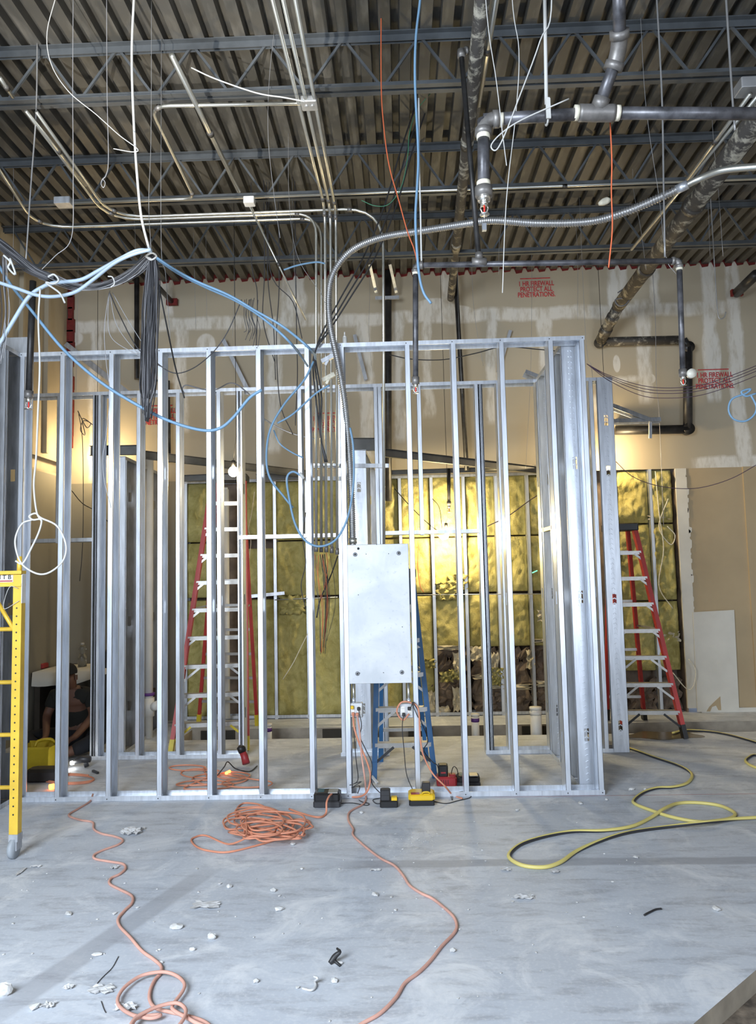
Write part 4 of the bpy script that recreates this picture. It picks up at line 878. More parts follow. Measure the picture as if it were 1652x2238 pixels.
cable('extension_cord', 'second orange cord from the left outlet bulging right before joining the floor cord', 'cord', [qa+Vector((-.022, -.03, -.026)), PY(774, 1590, F1-.05), PY(785, 1625, F1-.05), PY(800, 1660, F1-.05), PY(809, 1690, F1-.06), PY(808, 1712, F1-.07), PY(800, 1733, F1-.08), *fl(R*2, (780, 1742), (740, 1738), (724, 1736, .1), (714, 1752, .08), (712, 1778, .01), (695, 1786), (660, 1778), (632, 1768))], R, orange)
# tangled pile: one cord looping over itself
random.seed(11); pts = []
loops = [(548, 1768, 30, 14), (560, 1778, 48, 16), (575, 1790, 66, 20), (560, 1800, 78, 22), (600, 1812, 70, 22), (585, 1800, 55, 26), (548, 1806, 60, 20), (610, 1815, 64, 20), (640, 1806, 38, 12), (590, 1820, 58, 18), (560, 1790, 60, 24), (600, 1798, 72, 26), (565, 1812, 50, 16)]
for i, (cx, cy, rx, ry) in enumerate(loops):
    ph = random.uniform(0, 6.28); tilt = random.uniform(-.25, .25)
    for k in range(10):
        a = ph+k*.66; ex_ = rx*math.cos(a)*random.uniform(.88, 1.08); ey_ = ry*math.sin(a)*random.uniform(.88, 1.08)
        pts.append(PZ(cx+ex_, cy+ey_+ex_*tilt*.15, .006+.006*i+random.uniform(0, .006)))
pts += fl(R, (500, 1845), (450, 1826), (425, 1830), (418, 1838), (432, 1852), (460, 1860), (500, 1862), (560, 1848), (600, 1836), (645, 1820), (678, 1800), (660, 1790), (620, 1795))
cable('extension_cord', 'big tangled heap of orange extension cord on the floor before the frame', 'cord', pts, R*.85, orange, k=5, n=7)
pts = []
for i, (cx, cy, rx, ry) in enumerate(((440, 1690, 45, 10), (410, 1678, 40, 6), (480, 1702, 60, 12), (450, 1715, 60, 10), (510, 1695, 36, 8), (540, 1712, 55, 9))):
    for k in range(9): a = k*.72+i; pts.append(PZ(cx+rx*math.cos(a), cy+ry*math.sin(a), .006+.003*i))
cable('extension_cord', 'loose coil of orange cord lying between the frames at left of centre', 'cord', pts, R*.85, orange, k=5, n=7)
pts = [PZ(150+55*math.cos(a*.7), 1705+9*math.sin(a*.7)-a*.3, .006+.0008*a) for a in range(18)]
cable('extension_cord', 'coil of orange cord on the floor beside the sitting person', 'cord', pts, R, orange, k=4, n=7)
cable('extension_cord', 'orange cord looped round the right outlet and dropping to the chargers', 'cord', [qb+Vector((.02, -.03, -.02)), qb+Vector((-.03, -.045, -.065)), qb+Vector((-.075, -.04, 0)), qb+Vector((-.04, -.045, .07)), qb+Vector((.03, -.045, .07)), PY(914, 1550, F1-.04), PY(918, 1610, F1-.05), PY(925, 1650, F1-.05), PY(945, 1690, F1-.06), PY(972, 1718, F1-.08), *fl(R, (990, 1738), (1010, 1745))], R*.9, orange)
bc = .0035
cable('power_lead', 'black lead from the left outlet hanging to the black charger beside the cords', 'cord', [qa+Vector((.022, -.03, .01)), PY(790, 1585, F1-.05), PY(787, 1610, F1-.05), PY(800, 1640, F1-.05), PY(813, 1670, F1-.06), PY(812, 1710, F1-.08), *fl(bc, (836, 1738), (845, 1745))], bc, blackcord)
cable('power_lead', 'black lead with a small tied knot hanging left of the orange cords', 'cord', [qa+Vector((-.025, -.02, -.05)), PY(774, 1610, F1-.05), PY(778, 1660, F1-.05), PY(782, 1705, F1-.05), PY(764, 1716, F1-.06), PY(790, 1708, F1-.06), PY(768, 1722, F1-.06), PY(786, 1718, F1-.07), *fl(bc, (780, 1742), (790, 1752), (806, 1756), (800, 1760), (770, 1755), (742, 1756))], bc, blackcord)
cable('power_lead', 'black lead dropping straight from the right outlet to the yellow charger', 'cord', [qb+Vector((-.022, -.03, -.03)), PY(879, 1590, F1-.05), PY(883, 1640, F1-.05), PY(888, 1690, F1-.06), PY(900, 1722, F1-.08), PY(912, 1742, F1-.1)], bc, blackcord)
cable('power_lead', 'black coiled lead bunched at the right outlet and running behind the stud', 'cord', [qb+Vector((.03, -.03, .02)), PY(905, 1535, F1-.03), PY(918, 1562, F1-.04), PY(914, 1568, F1-.04), PY(900, 1535, F1-.04), PY(912, 1550, F1-.04), PY(920, 1575, F1), PY(935, 1618, F1+.2), PY(926, 1640, F1+.25), PY(945, 1665, F1+.2), PY(955, 1672, F1+.2), PY(960, 1690, F1+.22)], bc, blackcord)
cable('power_lead', 'black lead curling on the floor right of the yellow charger', 'cord', fl(bc, (950, 1752), (975, 1756), (1000, 1750), (1025, 1744), (1028, 1738), (1010, 1730), (990, 1738), (988, 1748), (980, 1728), (968, 1718)), bc, blackcord)
cable('power_lead', 'short black lead arching between the red charger and the twin charger', 'cord', [PZ(984, 1700, .05), PY(990, 1677, 6.35), PY(998, 1680, 6.35), PZ(1003, 1700, .05)], bc, blackcord)
cable('power_lead', 'black lead looping behind the small black charger', 'cord', fl(bc, (832, 1744, .03), (815, 1748), (822, 1756), (836, 1756)), bc, blackcord)
cable('power_lead', 'black lead with lit orange plug on the coil between the frames', 'cord', fl(.01, (475, 1695, .02), (490, 1676, .08), (498, 1665, .10), (515, 1680), (545, 1686), (562, 1674)), .005, blackcord)
MB().cyl(PZ(494, 1690, .02), PZ(502, 1686, .02), .013).build('plug_end', ledr, None, True, 'glowing orange lit plug end on the cord coil between the frames', 'plug')
MB().cyl(PZ(108, 1720, .025), PZ(118, 1718, .025), .022).build('plug_end', ledr, None, True, 'glowing orange lit plug end on the floor near the sitting person', 'plug')
# hose
hp = fl(.0125, (1470, 1602, .02), (1500, 1596), (1560, 1600), (1620, 1613), (1700, 1640), (1690, 1660), (1652, 1650), (1636, 1655), (1630, 1665), (1660, 1680), (1760, 1700))
cable('air_hose', 'yellow and black hose curving at the right edge by the ladder foot', 'hose', hp, .0115, hosem, uvs=True, n=14)
hp = fl(.0125, (1350, 1630), (1382, 1637), (1430, 1655), (1480, 1672), (1505, 1685), (1512, 1697), (1500, 1712), (1470, 1720), (1435, 1722), (1405, 1732), (1385, 1748), (1388, 1757), (1420, 1770), (1470, 1786), (1530, 1796), (1580, 1792), (1604, 1784), (1602, 1774), (1570, 1760), (1520, 1754), (1480, 1756), (1450, 1768, .03), (1420, 1788), (1380, 1806), (1320, 1815), (1250, 1817), (1190, 1828), (1140, 1844), (1114, 1864), (1116, 1878), (1145, 1892), (1190, 1895), (1225, 1884), (1260, 1860), (1310, 1838), (1370, 1820), (1450, 1808), (1540, 1797, .04), (1600, 1790, .02), (1700, 1784))
cable('air_hose', 'long yellow and black striped hose looping over the right floor', 'hose', hp, .0115, hosem, uvs=True, n=14, k=8)
MB().add([tuple(PZ(1415+85*math.cos(a)*(1+.15*math.sin(3*a))+35, 1607+9*math.sin(a)*(1+.2*math.sin(5*a)), .0025)) for a in [i*math.pi/16 for i in range(32)]], [tuple(range(31, -1, -1))]).build('wet_patch', puddle, None, False, 'brown damp stain on the slab at the red ladder foot', 'stain')
# ------------------------------------------------------------------ hanging cables
ORD = 'first second third fourth fifth sixth seventh eighth ninth tenth eleventh twelfth thirteenth fourteenth fifteenth sixteenth seventeenth eighteenth nineteenth twentieth twenty-first twenty-second twenty-third'.split()
def wire(label, Y, pts, r=.0016, m=thinwire, name='hanger_wire', cat='wire', up=False, **k):
    P = px(Y, *pts)
    if (up or pts[0][1] <= 0) and P[0].z < DZ-.1: P = [Vector((P[0].x, P[0].y, DZ-.03))]+P
    return cable(name, label, cat, P, r, m, **k)
wire('thick white cable hanging from the deck to the knot of the black bundle', 4.6, ((294, -30), (288, 120), (293, 280), (301, 400), (310, 480), (328, 552)), .0085, whitecord, 'white_cable', 'cable')
MB().tube(sm([PY(*q, 4.58) for q in ((318, 560), (330, 568), (342, 560), (332, 553), (320, 560), (331, 566))], 4), .006, 8).build('cable_tie', whitecord, None, True, 'white loop of cable knotted round the top of the black bundle', 'cable tie')
def bundle(label, Y, ctr, spread, count, seed, r=.0022, m=(blackcable, greycable), flare=1.0, name='cable_bundle'):
    rnd = random.Random(seed); base = px(Y, *ctr); t = thing(name, label, 'cable bundle', tuple(base[-1])); bs = [MB() for _ in m]
    for i in range(count):
        ox, oy = rnd.gauss(0, 1), rnd.gauss(0, 1); P = []
        for j, p_ in enumerate(base):
            s = spread[j] if hasattr(spread, '__len__') else spread; P.append(p_+Vector((max(-1.7, min(1.7, ox))*s+rnd.gauss(0, s*.18), oy*s*.6, max(-1.7, min(1.7, oy))*s*(.8 if 'sagging' in label else .1))))
        if 'hanging' in label: P[-1] += Vector((0, 0, rnd.uniform(-.05, .12)))
        bs[i % len(m)].tube(sm(P, 4), r, 5)
    for q, mm in zip(bs, m): q.build('cable_strands', mm, t, True)
    return t
bundle('thick hanging bundle of black and grey data cables in front of the frame', 4.6, ((331, 558), (332, 600), (328, 680), (326, 760), (324, 840), (320, 905)), (.012, .022, .028, .028, .026, .014), 70, 1, .0026, (blackcable, blackcable, greycable))
bundle('sagging bundle of grey data cables from the white knot to the left', 4.6, ((331, 556), (300, 590), (250, 618), (190, 628), (150, 622), (100, 602)), (.014, .026, .026, .022, .018, .02), 52, 2, .002, (greycable, blackcable, greywire))
bundle('sagging black cable bundle at the far left edge', 4.55, ((110, 606), (70, 588), (40, 565), (10, 540), (-30, 510)), .024, 40, 3, .003, (blackcable, blackcable, greycable))
bundle('loose hanging grey wires at the extreme left edge', 4.5, ((4, 560), (6, 620), (10, 680), (4, 740), (-4, 790)), .02, 14, 4, .0018, (greywire, blackcable))
bundle('small hanging group of dark wires draped over the blue cables above the centre', 5.2, ((548, 655), (545, 690), (552, 720), (548, 752)), .03, 9, 6, .0022, (blackcable,))
bundle('tuft of loose dark wires hanging below the vertical conduits', 6.6, ((700, 1212), (706, 1270), (712, 1330), (706, 1420)), (.05, .055, .04, .02), 16, 8, .0022, (blackcable, redwire, blackcable))
wire('thick blue cable slanting under the conduits into the bay left of the panel', 6.7, ((738, 1215), (722, 1260), (700, 1310), (692, 1350)), .006, blackcord, 'black_cable', 'cable')
B1 = ((332, 548), (300, 548), (262, 566), (215, 592), (175, 612), (120, 618), (92, 628), (62, 650), (30, 700), (-6, 762))
wire('pale blue flexible cable rising over the black bundle then falling to the left edge', 4.5, B1, .0125, bluegrey, 'blue_cable', 'cable')
wire('pale blue cable sagging below the grey bundle at left', 4.48, ((-20, 612), (30, 628), (80, 645), (120, 648), (165, 638), (205, 610), (250, 575), (290, 556), (330, 545)), .0115, bluegrey, 'blue_cable', 'cable')
wire('long blue cable drooping from the left edge across the front studs to centre', 4.7, ((-20, 545), (15, 610), (70, 680), (140, 765), (220, 835), (300, 885), (370, 920), (440, 940), (480, 936), (510, 912), (545, 870), (572, 852)), .010, bluecord, 'blue_cable', 'cable')
wire('upper blue cable of the pair running right from the black bundle', 4.9, ((338, 560), (380, 588), (430, 615), (500, 645), (560, 680), (620, 715), (680, 765), (690, 785, 5.9)), .0085, bluecord, 'blue_cable', 'cable')
wire('lower blue cable of the pair running right from the black bundle over the frame', 4.95, ((338, 562), (390, 598), (450, 628), (520, 660), (580, 700), (640, 755), (672, 800, 5.9)), .0085, bluecord, 'blue_cable', 'cable')
wire('big blue cable loop hanging in front of the studs left of the panel', 5.9, ((685, 790), (665, 830), (620, 885), (590, 940), (582, 1000), (590, 1045), (620, 1085), (640, 1110)), .009, bluecord, 'blue_cable', 'cable')
wire('blue cable with bent top hanging in a low loop to flexible conduit', 5.88, ((659, 1040), (640, 1031), (627, 1045), (632, 1090), (645, 1145), (668, 1182), (700, 1194), (735, 1178), (760, 1130), (772, 1060), (772, 980), (765, 935)), .009, bluecord, 'blue_cable', 'cable')
MB().cyl(PY(655, 1034, 5.88), PY(664, 1046, 5.88), .013).build('cable_end', whitecord, None, True, 'white stripped end of the bent blue cable', 'cable end')
wire('blue cable crossing from the big loop up to the clamp by the flexible conduit', 5.95, ((606, 925), (640, 905), (690, 860), (720, 842)), .008, bluecord, 'blue_cable', 'cable')
wire('dark blue cable branching down right from the big loop', 6.0, ((598, 940), (612, 970), (640, 990), (662, 1000)), .006, bluecord, 'blue_cable', 'cable')
wire('short blue conduit piece lying across at the top left of the flexible conduit', 6.2, ((620, 590), (650, 580), (690, 573), (710, 576)), .008, bluecord, 'blue_cable', 'cable')
wire('straight blue cable hanging from the deck right of centre ending in a hook', 4.2, ((920, -30), (909, 80), (907, 180), (914, 330), (912, 400), (908, 470), (910, 530), (916, 600), (926, 640), (942, 663)), .0075, bluecord, 'blue_cable', 'cable')
wire('white length of cable beside the straight blue cable', 4.21, ((915, 215), (916, 350), (919, 470), (921, 570)), .005, whitecord, 'white_cable', 'cable')
wire('blue cable ring with knot at the right edge near the stencil', 4.6, ((1652, 860), (1630, 866), (1620, 856), (1640, 850), (1630, 860), (1600, 872), (1592, 895), (1602, 915), (1625, 921), (1645, 910), (1653, 890), (1640, 862)), .006, bluecord, 'blue_cable', 'cable')
wire('white cable hanging at left in front of the frame down to the ring', 4.3, ((88, 630), (84, 700), (87, 800), (83, 900), (79, 1000), (74, 1060), (80, 1118), (92, 1140)), .0055, whitecord, 'white_cable', 'cable')
wire('white cable ring with a crossing loop hanging at left above the scaffold', 4.3, ((34, 1226), (50, 1231), (70, 1195), (86, 1160), (90, 1136), (72, 1136), (64, 1128), (78, 1122), (90, 1132), (125, 1150), (144, 1190), (138, 1225), (110, 1250), (82, 1254), (50, 1235), (36, 1205), (34, 1175), (48, 1145), (70, 1136)), .0055, whitecord, 'white_cable', 'cable')
wire('white cable tie with tails on the left sagging bundle', 4.4, ((105, 605), (118, 600), (128, 612), (118, 620), (100, 618), (130, 640), (142, 662)), .006, whitecord, 'white_cable', 'cable')
wire('white tie ends sticking out of the far left bundle', 4.4, ((8, 558), (22, 572), (18, 585), (34, 600), (22, 565)), .006, whitecord, 'white_cable', 'cable')
wire('white tie round the grey bundle left of the knot', 4.4, ((236, 604), (246, 606), (250, 620), (242, 628)), .004, whitecord, 'white_cable', 'cable')
wire('thin orange wire hanging in a long curve right of centre', 4.9, ((833, -30), (833, 180), (838, 270), (850, 360), (872, 440), (890, 505), (905, 545), (913, 580)), .0042, redwire, 'orange_wire')
wire('straight orange string hanging from the large sprinkler pipe', 3.6, ((1333, 262), (1337, 350), (1336, 420), (1338, 500), (1330, 585)), .0035, redwire, 'orange_wire')
for i, (dx_, lab) in enumerate(((0, 'first of three black cables slanting from the roof to the riser bank'), (14, 'black cable slanting beside the first one to the riser bank'), (26, 'rightmost black cable slanting down to the riser bank'))):
    wire(lab, 6.0, ((948+dx_, 80), (930+dx_, 160), (905+dx_, 240), (872+dx_, 340), (840+dx_, 450), (795+dx_, 560), (745+dx_*.8, 650), (705+dx_*.5, 725), (690, 765), (684+dx_*.3, 800), (690+dx_*.5, 870), (700, 950), (710+dx_*.2, 1010)), .0065, blackcord, 'black_cable', 'cable')
wire('green wire curling down from the centre of the roof', 5.8, ((940, 205), (912, 240), (895, 290), (890, 350), (876, 410), (850, 446), (820, 450), (790, 438)), .003, greencord, 'green_wire', up=True)
wire('white wire with a long loop hanging near the large sprinkler pipe', 3.3, ((1206, -20), (1180, 90), (1130, 225), (1105, 290), (1088, 324), (1078, 328), (1074, 316), (1095, 292), (1140, 262), (1243, 216)), .0032, whitecord, 'white_cable', 'cable')
wire('straight thin white wire left of the large sprinkler pipe', 3.4, ((1060, -20), (1085, 180), (1098, 290), (1107, 362)), .0022, whitecord, 'white_wire')
wire('long thin white wire hanging in front of the stencil', 3.5, ((1118, -20), (1134, 110), (1128, 240), (1112, 380), (1104, 480), (1098, 640)), .0022, whitecord, 'white_wire')
wire('white cable running from upper left into the metal junction box', 4.6, ((418, 148), (470, 172), (560, 203), (620, 213), (666, 222)), .0045, whitecord, 'white_cable', 'cable')
wire('thin white wire making a wide arc at upper left to the thick white cable', 4.4, ((125, -20), (103, 70), (112, 140), (150, 200), (210, 250), (260, 295), (300, 325), (290, 332), (248, 325)), .0028, whitecord, 'white_wire')
wire('straight grey hanger wire at upper left with a kink at its end', 4.6, ((160, -20), (159, 200), (160, 400), (156, 520), (120, 560), (78, 602)), .0026, greywire)
wire('hanger wire ending in a small twisted eye at upper left', 4.6, ((233, -20), (234, 200), (237, 345), (232, 382), (224, 392), (221, 402), (226, 410), (230, 400), (224, 390)), .0026, greywire)
wire('grey hanger rod at left going down to the black bundle', 5.0, ((79, 245), (68, 400), (56, 580)), .0055, thinwire, 'hanger_rod', 'rod', up=True)
wire('threaded hanger rod holding the sprinkler branch line at right', 4.6, ((1446, 200), (1450, 400), (1453, 562)), .006, thinwire, 'hanger_rod', 'rod', up=True)
wire('threaded hanger rod down to the thick dirty pipe', 4.3, ((1598, 178), (1606, 285)), .007, thinwire, 'hanger_rod', 'rod', up=True)
for i, (P_, Yq) in enumerate(sorted(((((600, 60), (588, 180), (586, 300), (598, 420), (612, 520)), 5.0), (((632, 440), (650, 560), (700, 640), (722, 690)), 6.2), (((330, 300), (325, 440), (330, 545)), 4.7), (((352, 520), (362, 600), (372, 740)), 5.0), (((1408, 190), (1420, 300), (1440, 430), (1455, 560), (1478, 600)), 5.0), (((1385, 420), (1400, 500), (1412, 590)), 7.0), (((1546, 420), (1552, 560)), 7.2), (((1254, 430), (1262, 560), (1262, 700)), 8.2), (((1162, 590), (1160, 800), (1149, 1024)), 8.6), (((1108, 420), (1092, 520), (1090, 600)), 7.6), (((166, 860), (168, 740), (170, 640)), 8.2), (((420, 400), (424, 560), (428, 720)), 8.0), (((452, 420), (450, 560), (452, 700)), 8.0), (((28, 300), (30, 420), (29, 560)), 6.5), (((290, 420), (296, 530), (292, 560)), 7.5), (((510, 540), (512, 640), (508, 740)), 8.2), (((1560, 320), (1570, 420), (1580, 560)), 6.0), (((640, 520), (646, 640), (650, 700)), 7.0), (((808, 640), (806, 720), (812, 800)), 8.6), (((1280, 740), (1292, 800), (1296, 835)), 7.5), (((1030, 560), (1036, 680), (1056, 800)), 8.0), (((1000, 585), (1002, 700), (1010, 860)), 8.2)), key=lambda z: z[0][-1][0])):
    wire('very thin loose hanger wire, %s from the left of those dangling from the roof' % ORD[i], Yq, P_ if P_[0][1] < P_[-1][1] else P_[::-1], .0020, thinwire, up=True, group='very thin loose hanger wires')
wire('thin wavy wire on the firewall running down between frame and corner pipe', 9.15, ((1426, 590), (1432, 700), (1434, 830), (1440, 900), (1446, 1040), (1450, 1150)), .004, greywire, 'grey_wire')
wire('long purple wire sagging across the right side wall', 8.6, ((1345, 1008), (1380, 1040), (1430, 1060), (1490, 1068), (1540, 1064), (1600, 1045), (1660, 1012)), .004, purplewire, 'purple_wire')
for i, o_ in enumerate((0, 6, 12, 22)):
    wire(('upper', 'second', 'third', 'lowest')[i]+' of four dark wires sagging from the frame corner to the right edge', 7.4, ((1282, 795), (1330, 820+o_*.5), (1400, 842+o_), (1460, 848+o_), (1530, 842+o_), (1600, 820+o_), (1670, 792+o_)), .0034, purplewire, 'dark_wire')
wire('dark cable sagging behind the track between panel and right side wall', 7.0, ((850, 775), (900, 785), (970, 786), (1040, 772), (1100, 758), (1180, 764), (1225, 768)), .005, blackcord, 'black_cable', 'cable')
wire('black cable hanging straight from the knot down right to the second track', 4.9, ((338, 575), (350, 640), (370, 740), (385, 810), (403, 870)), .005, blackcord, 'black_cable', 'cable')
wire('dark looping cable hanging from the blue pair down to the third stud', 5.2, ((528, 655), (500, 720), (470, 765), (430, 800), (395, 815), (370, 812), (345, 795), (300, 760), (262, 690), (240, 640)), .0038, blackcable, 'dark_cable', 'cable')
for i, P_ in enumerate((((240, 635), (236, 690), (245, 740), (300, 775), (360, 805)), ((240, 640), (255, 710), (300, 770), (340, 790)), ((238, 640), (228, 720), (232, 790), (240, 860), (232, 950), (225, 1000), (228, 1050), (243, 1110)), ((246, 640), (280, 700), (330, 780)))):
    wire('thin grey wire drooping from the grey bundle, %s' % ('ending behind the black bundle', 'shorter one inside the first curve', 'longest one falling down to the frame', 'steepest one at right')[i], 4.7, P_, .0022, greywire, 'grey_wire', group='thin grey wires below the grey bundle')
wire('grey cable crossing at the second top track with a curl at its end', 6.4, ((403, 860), (398, 850), (408, 842), (440, 850), (470, 852), (500, 838), (520, 842), (545, 862)), .006, greycable, 'grey_cable', 'cable')
for i, P_ in enumerate((((550, 575), (562, 640), (560, 760)), ((578, 590), (575, 700), (600, 790)), ((585, 600), (598, 720), (602, 830)), ((590, 590), (640, 660), (660, 740)), ((610, 620), (604, 740), (612, 880), (640, 950)), ((648, 720), (650, 820), (645, 930)))):
    wire('thin dark wire dangling left of the flexible conduit, %s of six from the left' % ORD[i], 7.0, P_, .0045, blackcable, 'dark_wire', up=True, group='thin dark wires left of the flexible conduit')
wire('pair of thin dark wires hanging in the left doorway bay', 8.2, ((172, 905), (180, 960), (182, 1100), (180, 1200), (174, 1270)), .004, blackcable, 'dark_wire')
wire('curled dark wire knot with red end on the left firewall', 9.1, ((170, 898), (178, 915), (190, 935), (198, 925), (182, 920), (176, 940), (186, 950), (180, 915), (205, 930)), .006, blackcable, 'dark_wire')
wire('black cable swinging between left doorway and partition', 8.3, ((155, 1070), (180, 1100), (215, 1120), (245, 1150)), .005, blackcord, 'black_cable', 'cable')
wire('dark wire sloping over the insulation right of the glow', 8.8, ((1065, 1150), (1110, 1128), (1160, 1092), (1200, 1068)), .005, purplewire, 'dark_wire')
wire('dark wire from black pipe to the glowing lamp', 8.8, ((862, 1068), (900, 1110), (940, 1148), (970, 1168)), .005, blackcord, 'dark_wire')
wire('thin dark wire curving down to the lamp from above', 8.9, ((945, 1090), (960, 1110), (966, 1155)), .004, blackcord, 'dark_wire')
wire('thin brown wire curling over the insulation beside the blue ladder', 9.2, ((915, 1190), (913, 1240), (918, 1280), (926, 1295)), .004, redwire, 'thin_wire')
wire('pale thin wire curl in front of the insulation at the third bay', 8.6, ((556, 1075), (550, 1120), (543, 1155), (548, 1180), (545, 1220)), .004, tapew, 'pale_wire')
wire('pale wire sloping down in the bay left of the riser tuft', 8.6, ((675, 1380), (655, 1420), (640, 1450), (618, 1485)), .004, tapew, 'pale_wire')
for i, P_ in enumerate((((1432, 1030), (1440, 1120), (1450, 1200), (1440, 1280), (1470, 1330)), ((1460, 1090), (1440, 1150), (1465, 1190), (1475, 1170), (1458, 1150)), ((1505, 1440), (1520, 1465), (1515, 1500), (1500, 1505), (1470, 1470)))):
    wire('loose pale cable %s' % ('hanging down the middle of the fluffy insulation at right', 'curled beside the top of the fluffy insulation at right', 'looping low out of the fluffy insulation at right')[i], 9.2, P_, .006, tapew, 'pale_wire', group='loose pale cables at right insulation')
wire('hooked wire hanging near the right edge below the deck', 7.0, ((1565, 640), (1568, 680), (1572, 696), (1582, 694), (1586, 682)), .005, thinwire, 'wire_hook', 'hook', up=True)
wire('ring of wire tied round the thick slanting pipe', 8.3, ((1350, 640), (1365, 632), (1378, 645), (1368, 665), (1352, 668), (1345, 655), (1372, 650)), .008, greycable, 'wire_coil', 'coil')
wire('flexible cable curved below the second top track by the first stencil', 8.2, ((560, 905), (600, 930), (640, 948), (690, 960)), .008, galv2, 'flex_cable', 'cable')
wire('vertical dark wire behind the riser bank', 6.9, ((668, 1120), (662, 1180), (668, 1230), (658, 1280), (668, 1330)), .004, blackcable, 'dark_wire')
wire('orange wires poking out of the third riser', 6.6, ((713, 1208), (716, 1240), (708, 1290)), .003, redwire, 'orange_wire')
for i, (a, yy) in enumerate(((808, 1), (852, 1))):
    MB().bar(PY(a, 578, 8.9), PY(a+14, 640, 9.2), .035, .006, (0, 1, 0)).build('perforated_strap', galv, None, False, ('left' if i == 0 else 'right')+' perforated galvanized strap at the top of the thick black pipe', 'strap')
MB().bar(PY(820, 652, 9.15), PY(872, 650, 9.15), .03, .04).build('pipe_clamp', galv2, None, False, 'clamp bar round the thick black firewall pipe', 'clamp')
for i, (a, c, lab) in enumerate(((716, 785, 'cable connectors hanging at the track by the flexible conduit'), (718, 826, 'yellowish cable clamp hanging beside the flexible conduit'), (753, 728, 'small caulking bottle standing on top of the front track'))):
    q = PY(a, c, 6.1 if i < 2 else 6.15); b = MB()
    if i == 2: b.cyl((q.x, q.y, HT), (q.x, q.y, HT+.075), .02, 14); b.cyl((q.x, q.y, HT+.075), (q.x, q.y, HT+.10), .02, 14, .006); b.cyl((q.x, q.y, HT+.10), (q.x, q.y, HT+.125), .006, 8)
    else: b.bar(q-Vector((.05, 0, .02)), q+Vector((.05, 0, .03)), .03, .035); b.bar(q-Vector((.02, 0, .05)), q+Vector((.03, 0, .04)), .02, .02)
    b.build(('cable_connector', 'cable_clamp', 'caulk_bottle')[i], (galv2, tapew, stickerm)[i], None, i == 2, lab, ('connector', 'clamp', 'bottle')[i])
# ------------------------------------------------------------------ work lamps
def lamp(q, power, label, vis_r=.032, col=(1.0, .76, .42), shade=True, rad=.04, back=-.05):
    q = Vector(q); t = thing('work_lamp', label, 'lamp', tuple(q))
    b = MB(); pr = []
    for i in range(9):
        for k in range(12): a = math.pi*i/8; pr.append(q+Vector((math.sin(a)*math.cos(k*math.pi/6), math.sin(a)*math.sin(k*math.pi/6), math.cos(a)))*vis_r)
    b.add(pr, [(i*12+k, i*12+(k+1) % 12, i*12+12+(k+1) % 12, i*12+12+k) for i in range(8) for k in range(12)]); b.build('bulb', bulbm, t, True)
    MB().cyl(q+Vector((0, 0, vis_r)), q+Vector((0, 0, vis_r+.06)), .02, 12).build('socket', blackpl, t, True)
    if shade: MB().tube([q+Vector((.0, 0, vis_r+.06)), q+Vector((.03, 0, vis_r+.3)), Vector((q.x+.02, q.y, DZ-.05))], .003, 6).build('lamp_cord', blackcord, t, True)
    l = bpy.data.lights.new('work_lamp_light', 'POINT'); l.energy = power; l.color = col; l.shadow_soft_size = rad+vis_r*.4
    lo = bpy.data.objects.new('work_lamp_light', l); COL.objects.link(lo); lo.parent = t; lo.location = (0, back-vis_r if back < 0 else back, -.03)
    return t
lamp(PY(510, 1031, 7.25), 16, 'bare glowing work bulb hanging by the tall red ladder', .05)
lamp(PY(975, 1162, 9.1), 75, 'glowing work bulb close to the yellow insulation right of the panel', .045, rad=.11, back=-.02, col=(1, .8, .45))
b = MB().add([tuple(PY(x_, y_, 9.02)+Vector((0, o_, 0))) for o_ in (0, .02) for x_, y_ in ((955, 1170), (981, 1170), (979, 1177), (967, 1181))], [(0,1,2,3),(7,6,5,4),(0,4,5,1),(1,5,6,2),(2,6,7,3),(3,7,4,0)]); b.build('lamp_shade', tapew, None, False, 'small tan reflector plate in front of the glow on the insulation', 'lamp shade')
lamp(PY(207, 985, 9.12), 24, 'work bulb hidden behind the double stud lighting the left firewall', .03)
lamp(PY(1322, 985, 9.1), 34, 'work bulb hidden behind the right end post lighting the firewall', .03)
MB().bar(PY(1163, 1252, 9.2), PY(1174, 1247, 9.2), .015, .012).build('green_streak', ledg, None, False, 'small green light streak on the insulation right of the panel', 'light')  # glowing bar stands in for a streak of light on the insulation
# ------------------------------------------------------------------ left room furniture
zt = PY(140, 1468, 8.5).z
t = thing('counter', 'dark counter with a white sheet along the left rear wall', 'counter', (-3.3, 8.8, 0))
MB().box((LX+.03, 8.45, zt-.05), (-2.95, 9.35, zt-.005)).build('worktop', woodm, t)
for X in (LX+.08, -3.0): MB().box((X-.03, 8.5, 0), (X+.03, 9.3, zt-.05)).build('side_panel', woodm, t)
MB().box((LX+.05, 9.25, 0), (-2.97, 9.3, zt-.05)).build('back_panel', woodm, t)
crumple((0, 0, 0), 1, 1, 9, .02, 4, 4)
q0_ = Vector((LX+.06, 8.2, zt)); b = MB(); nx = 14; vs = []
for j in range(4):
    for i in range(nx+1):
        vs.append((q0_.x+i*(1.05/nx), (8.40, 8.42, 8.8, 9.2)[j], (zt-.14-.01*math.sin(i*1.1), zt+.004, zt+.006, zt+.006)[j]+.004*math.sin(i*.9+j)))
n_ = len(vs); vs += [(v[0], v[1]+.004, v[2]-.004) for v in vs]
fs = [(j*(nx+1)+i, j*(nx+1)+i+1, (j+1)*(nx+1)+i+1, (j+1)*(nx+1)+i) for j in range(3) for i in range(nx)]; fs += [tuple(x+n_ for x in f[::-1]) for f in fs]
b.add(vs, fs); b.build('plastic_sheet', whiteboardm, None, True, 'white sheet draped over the front of the dark counter', 'sheet')
q = PY(86, 1452, 8.8); MB().bev((q.x-.09, 8.7, zt+.012), (q.x+.09, 8.85, zt+.07), .01).build('red_tool_case', redpl, None, False, 'small red tool case on the left rear counter', 'tool case')
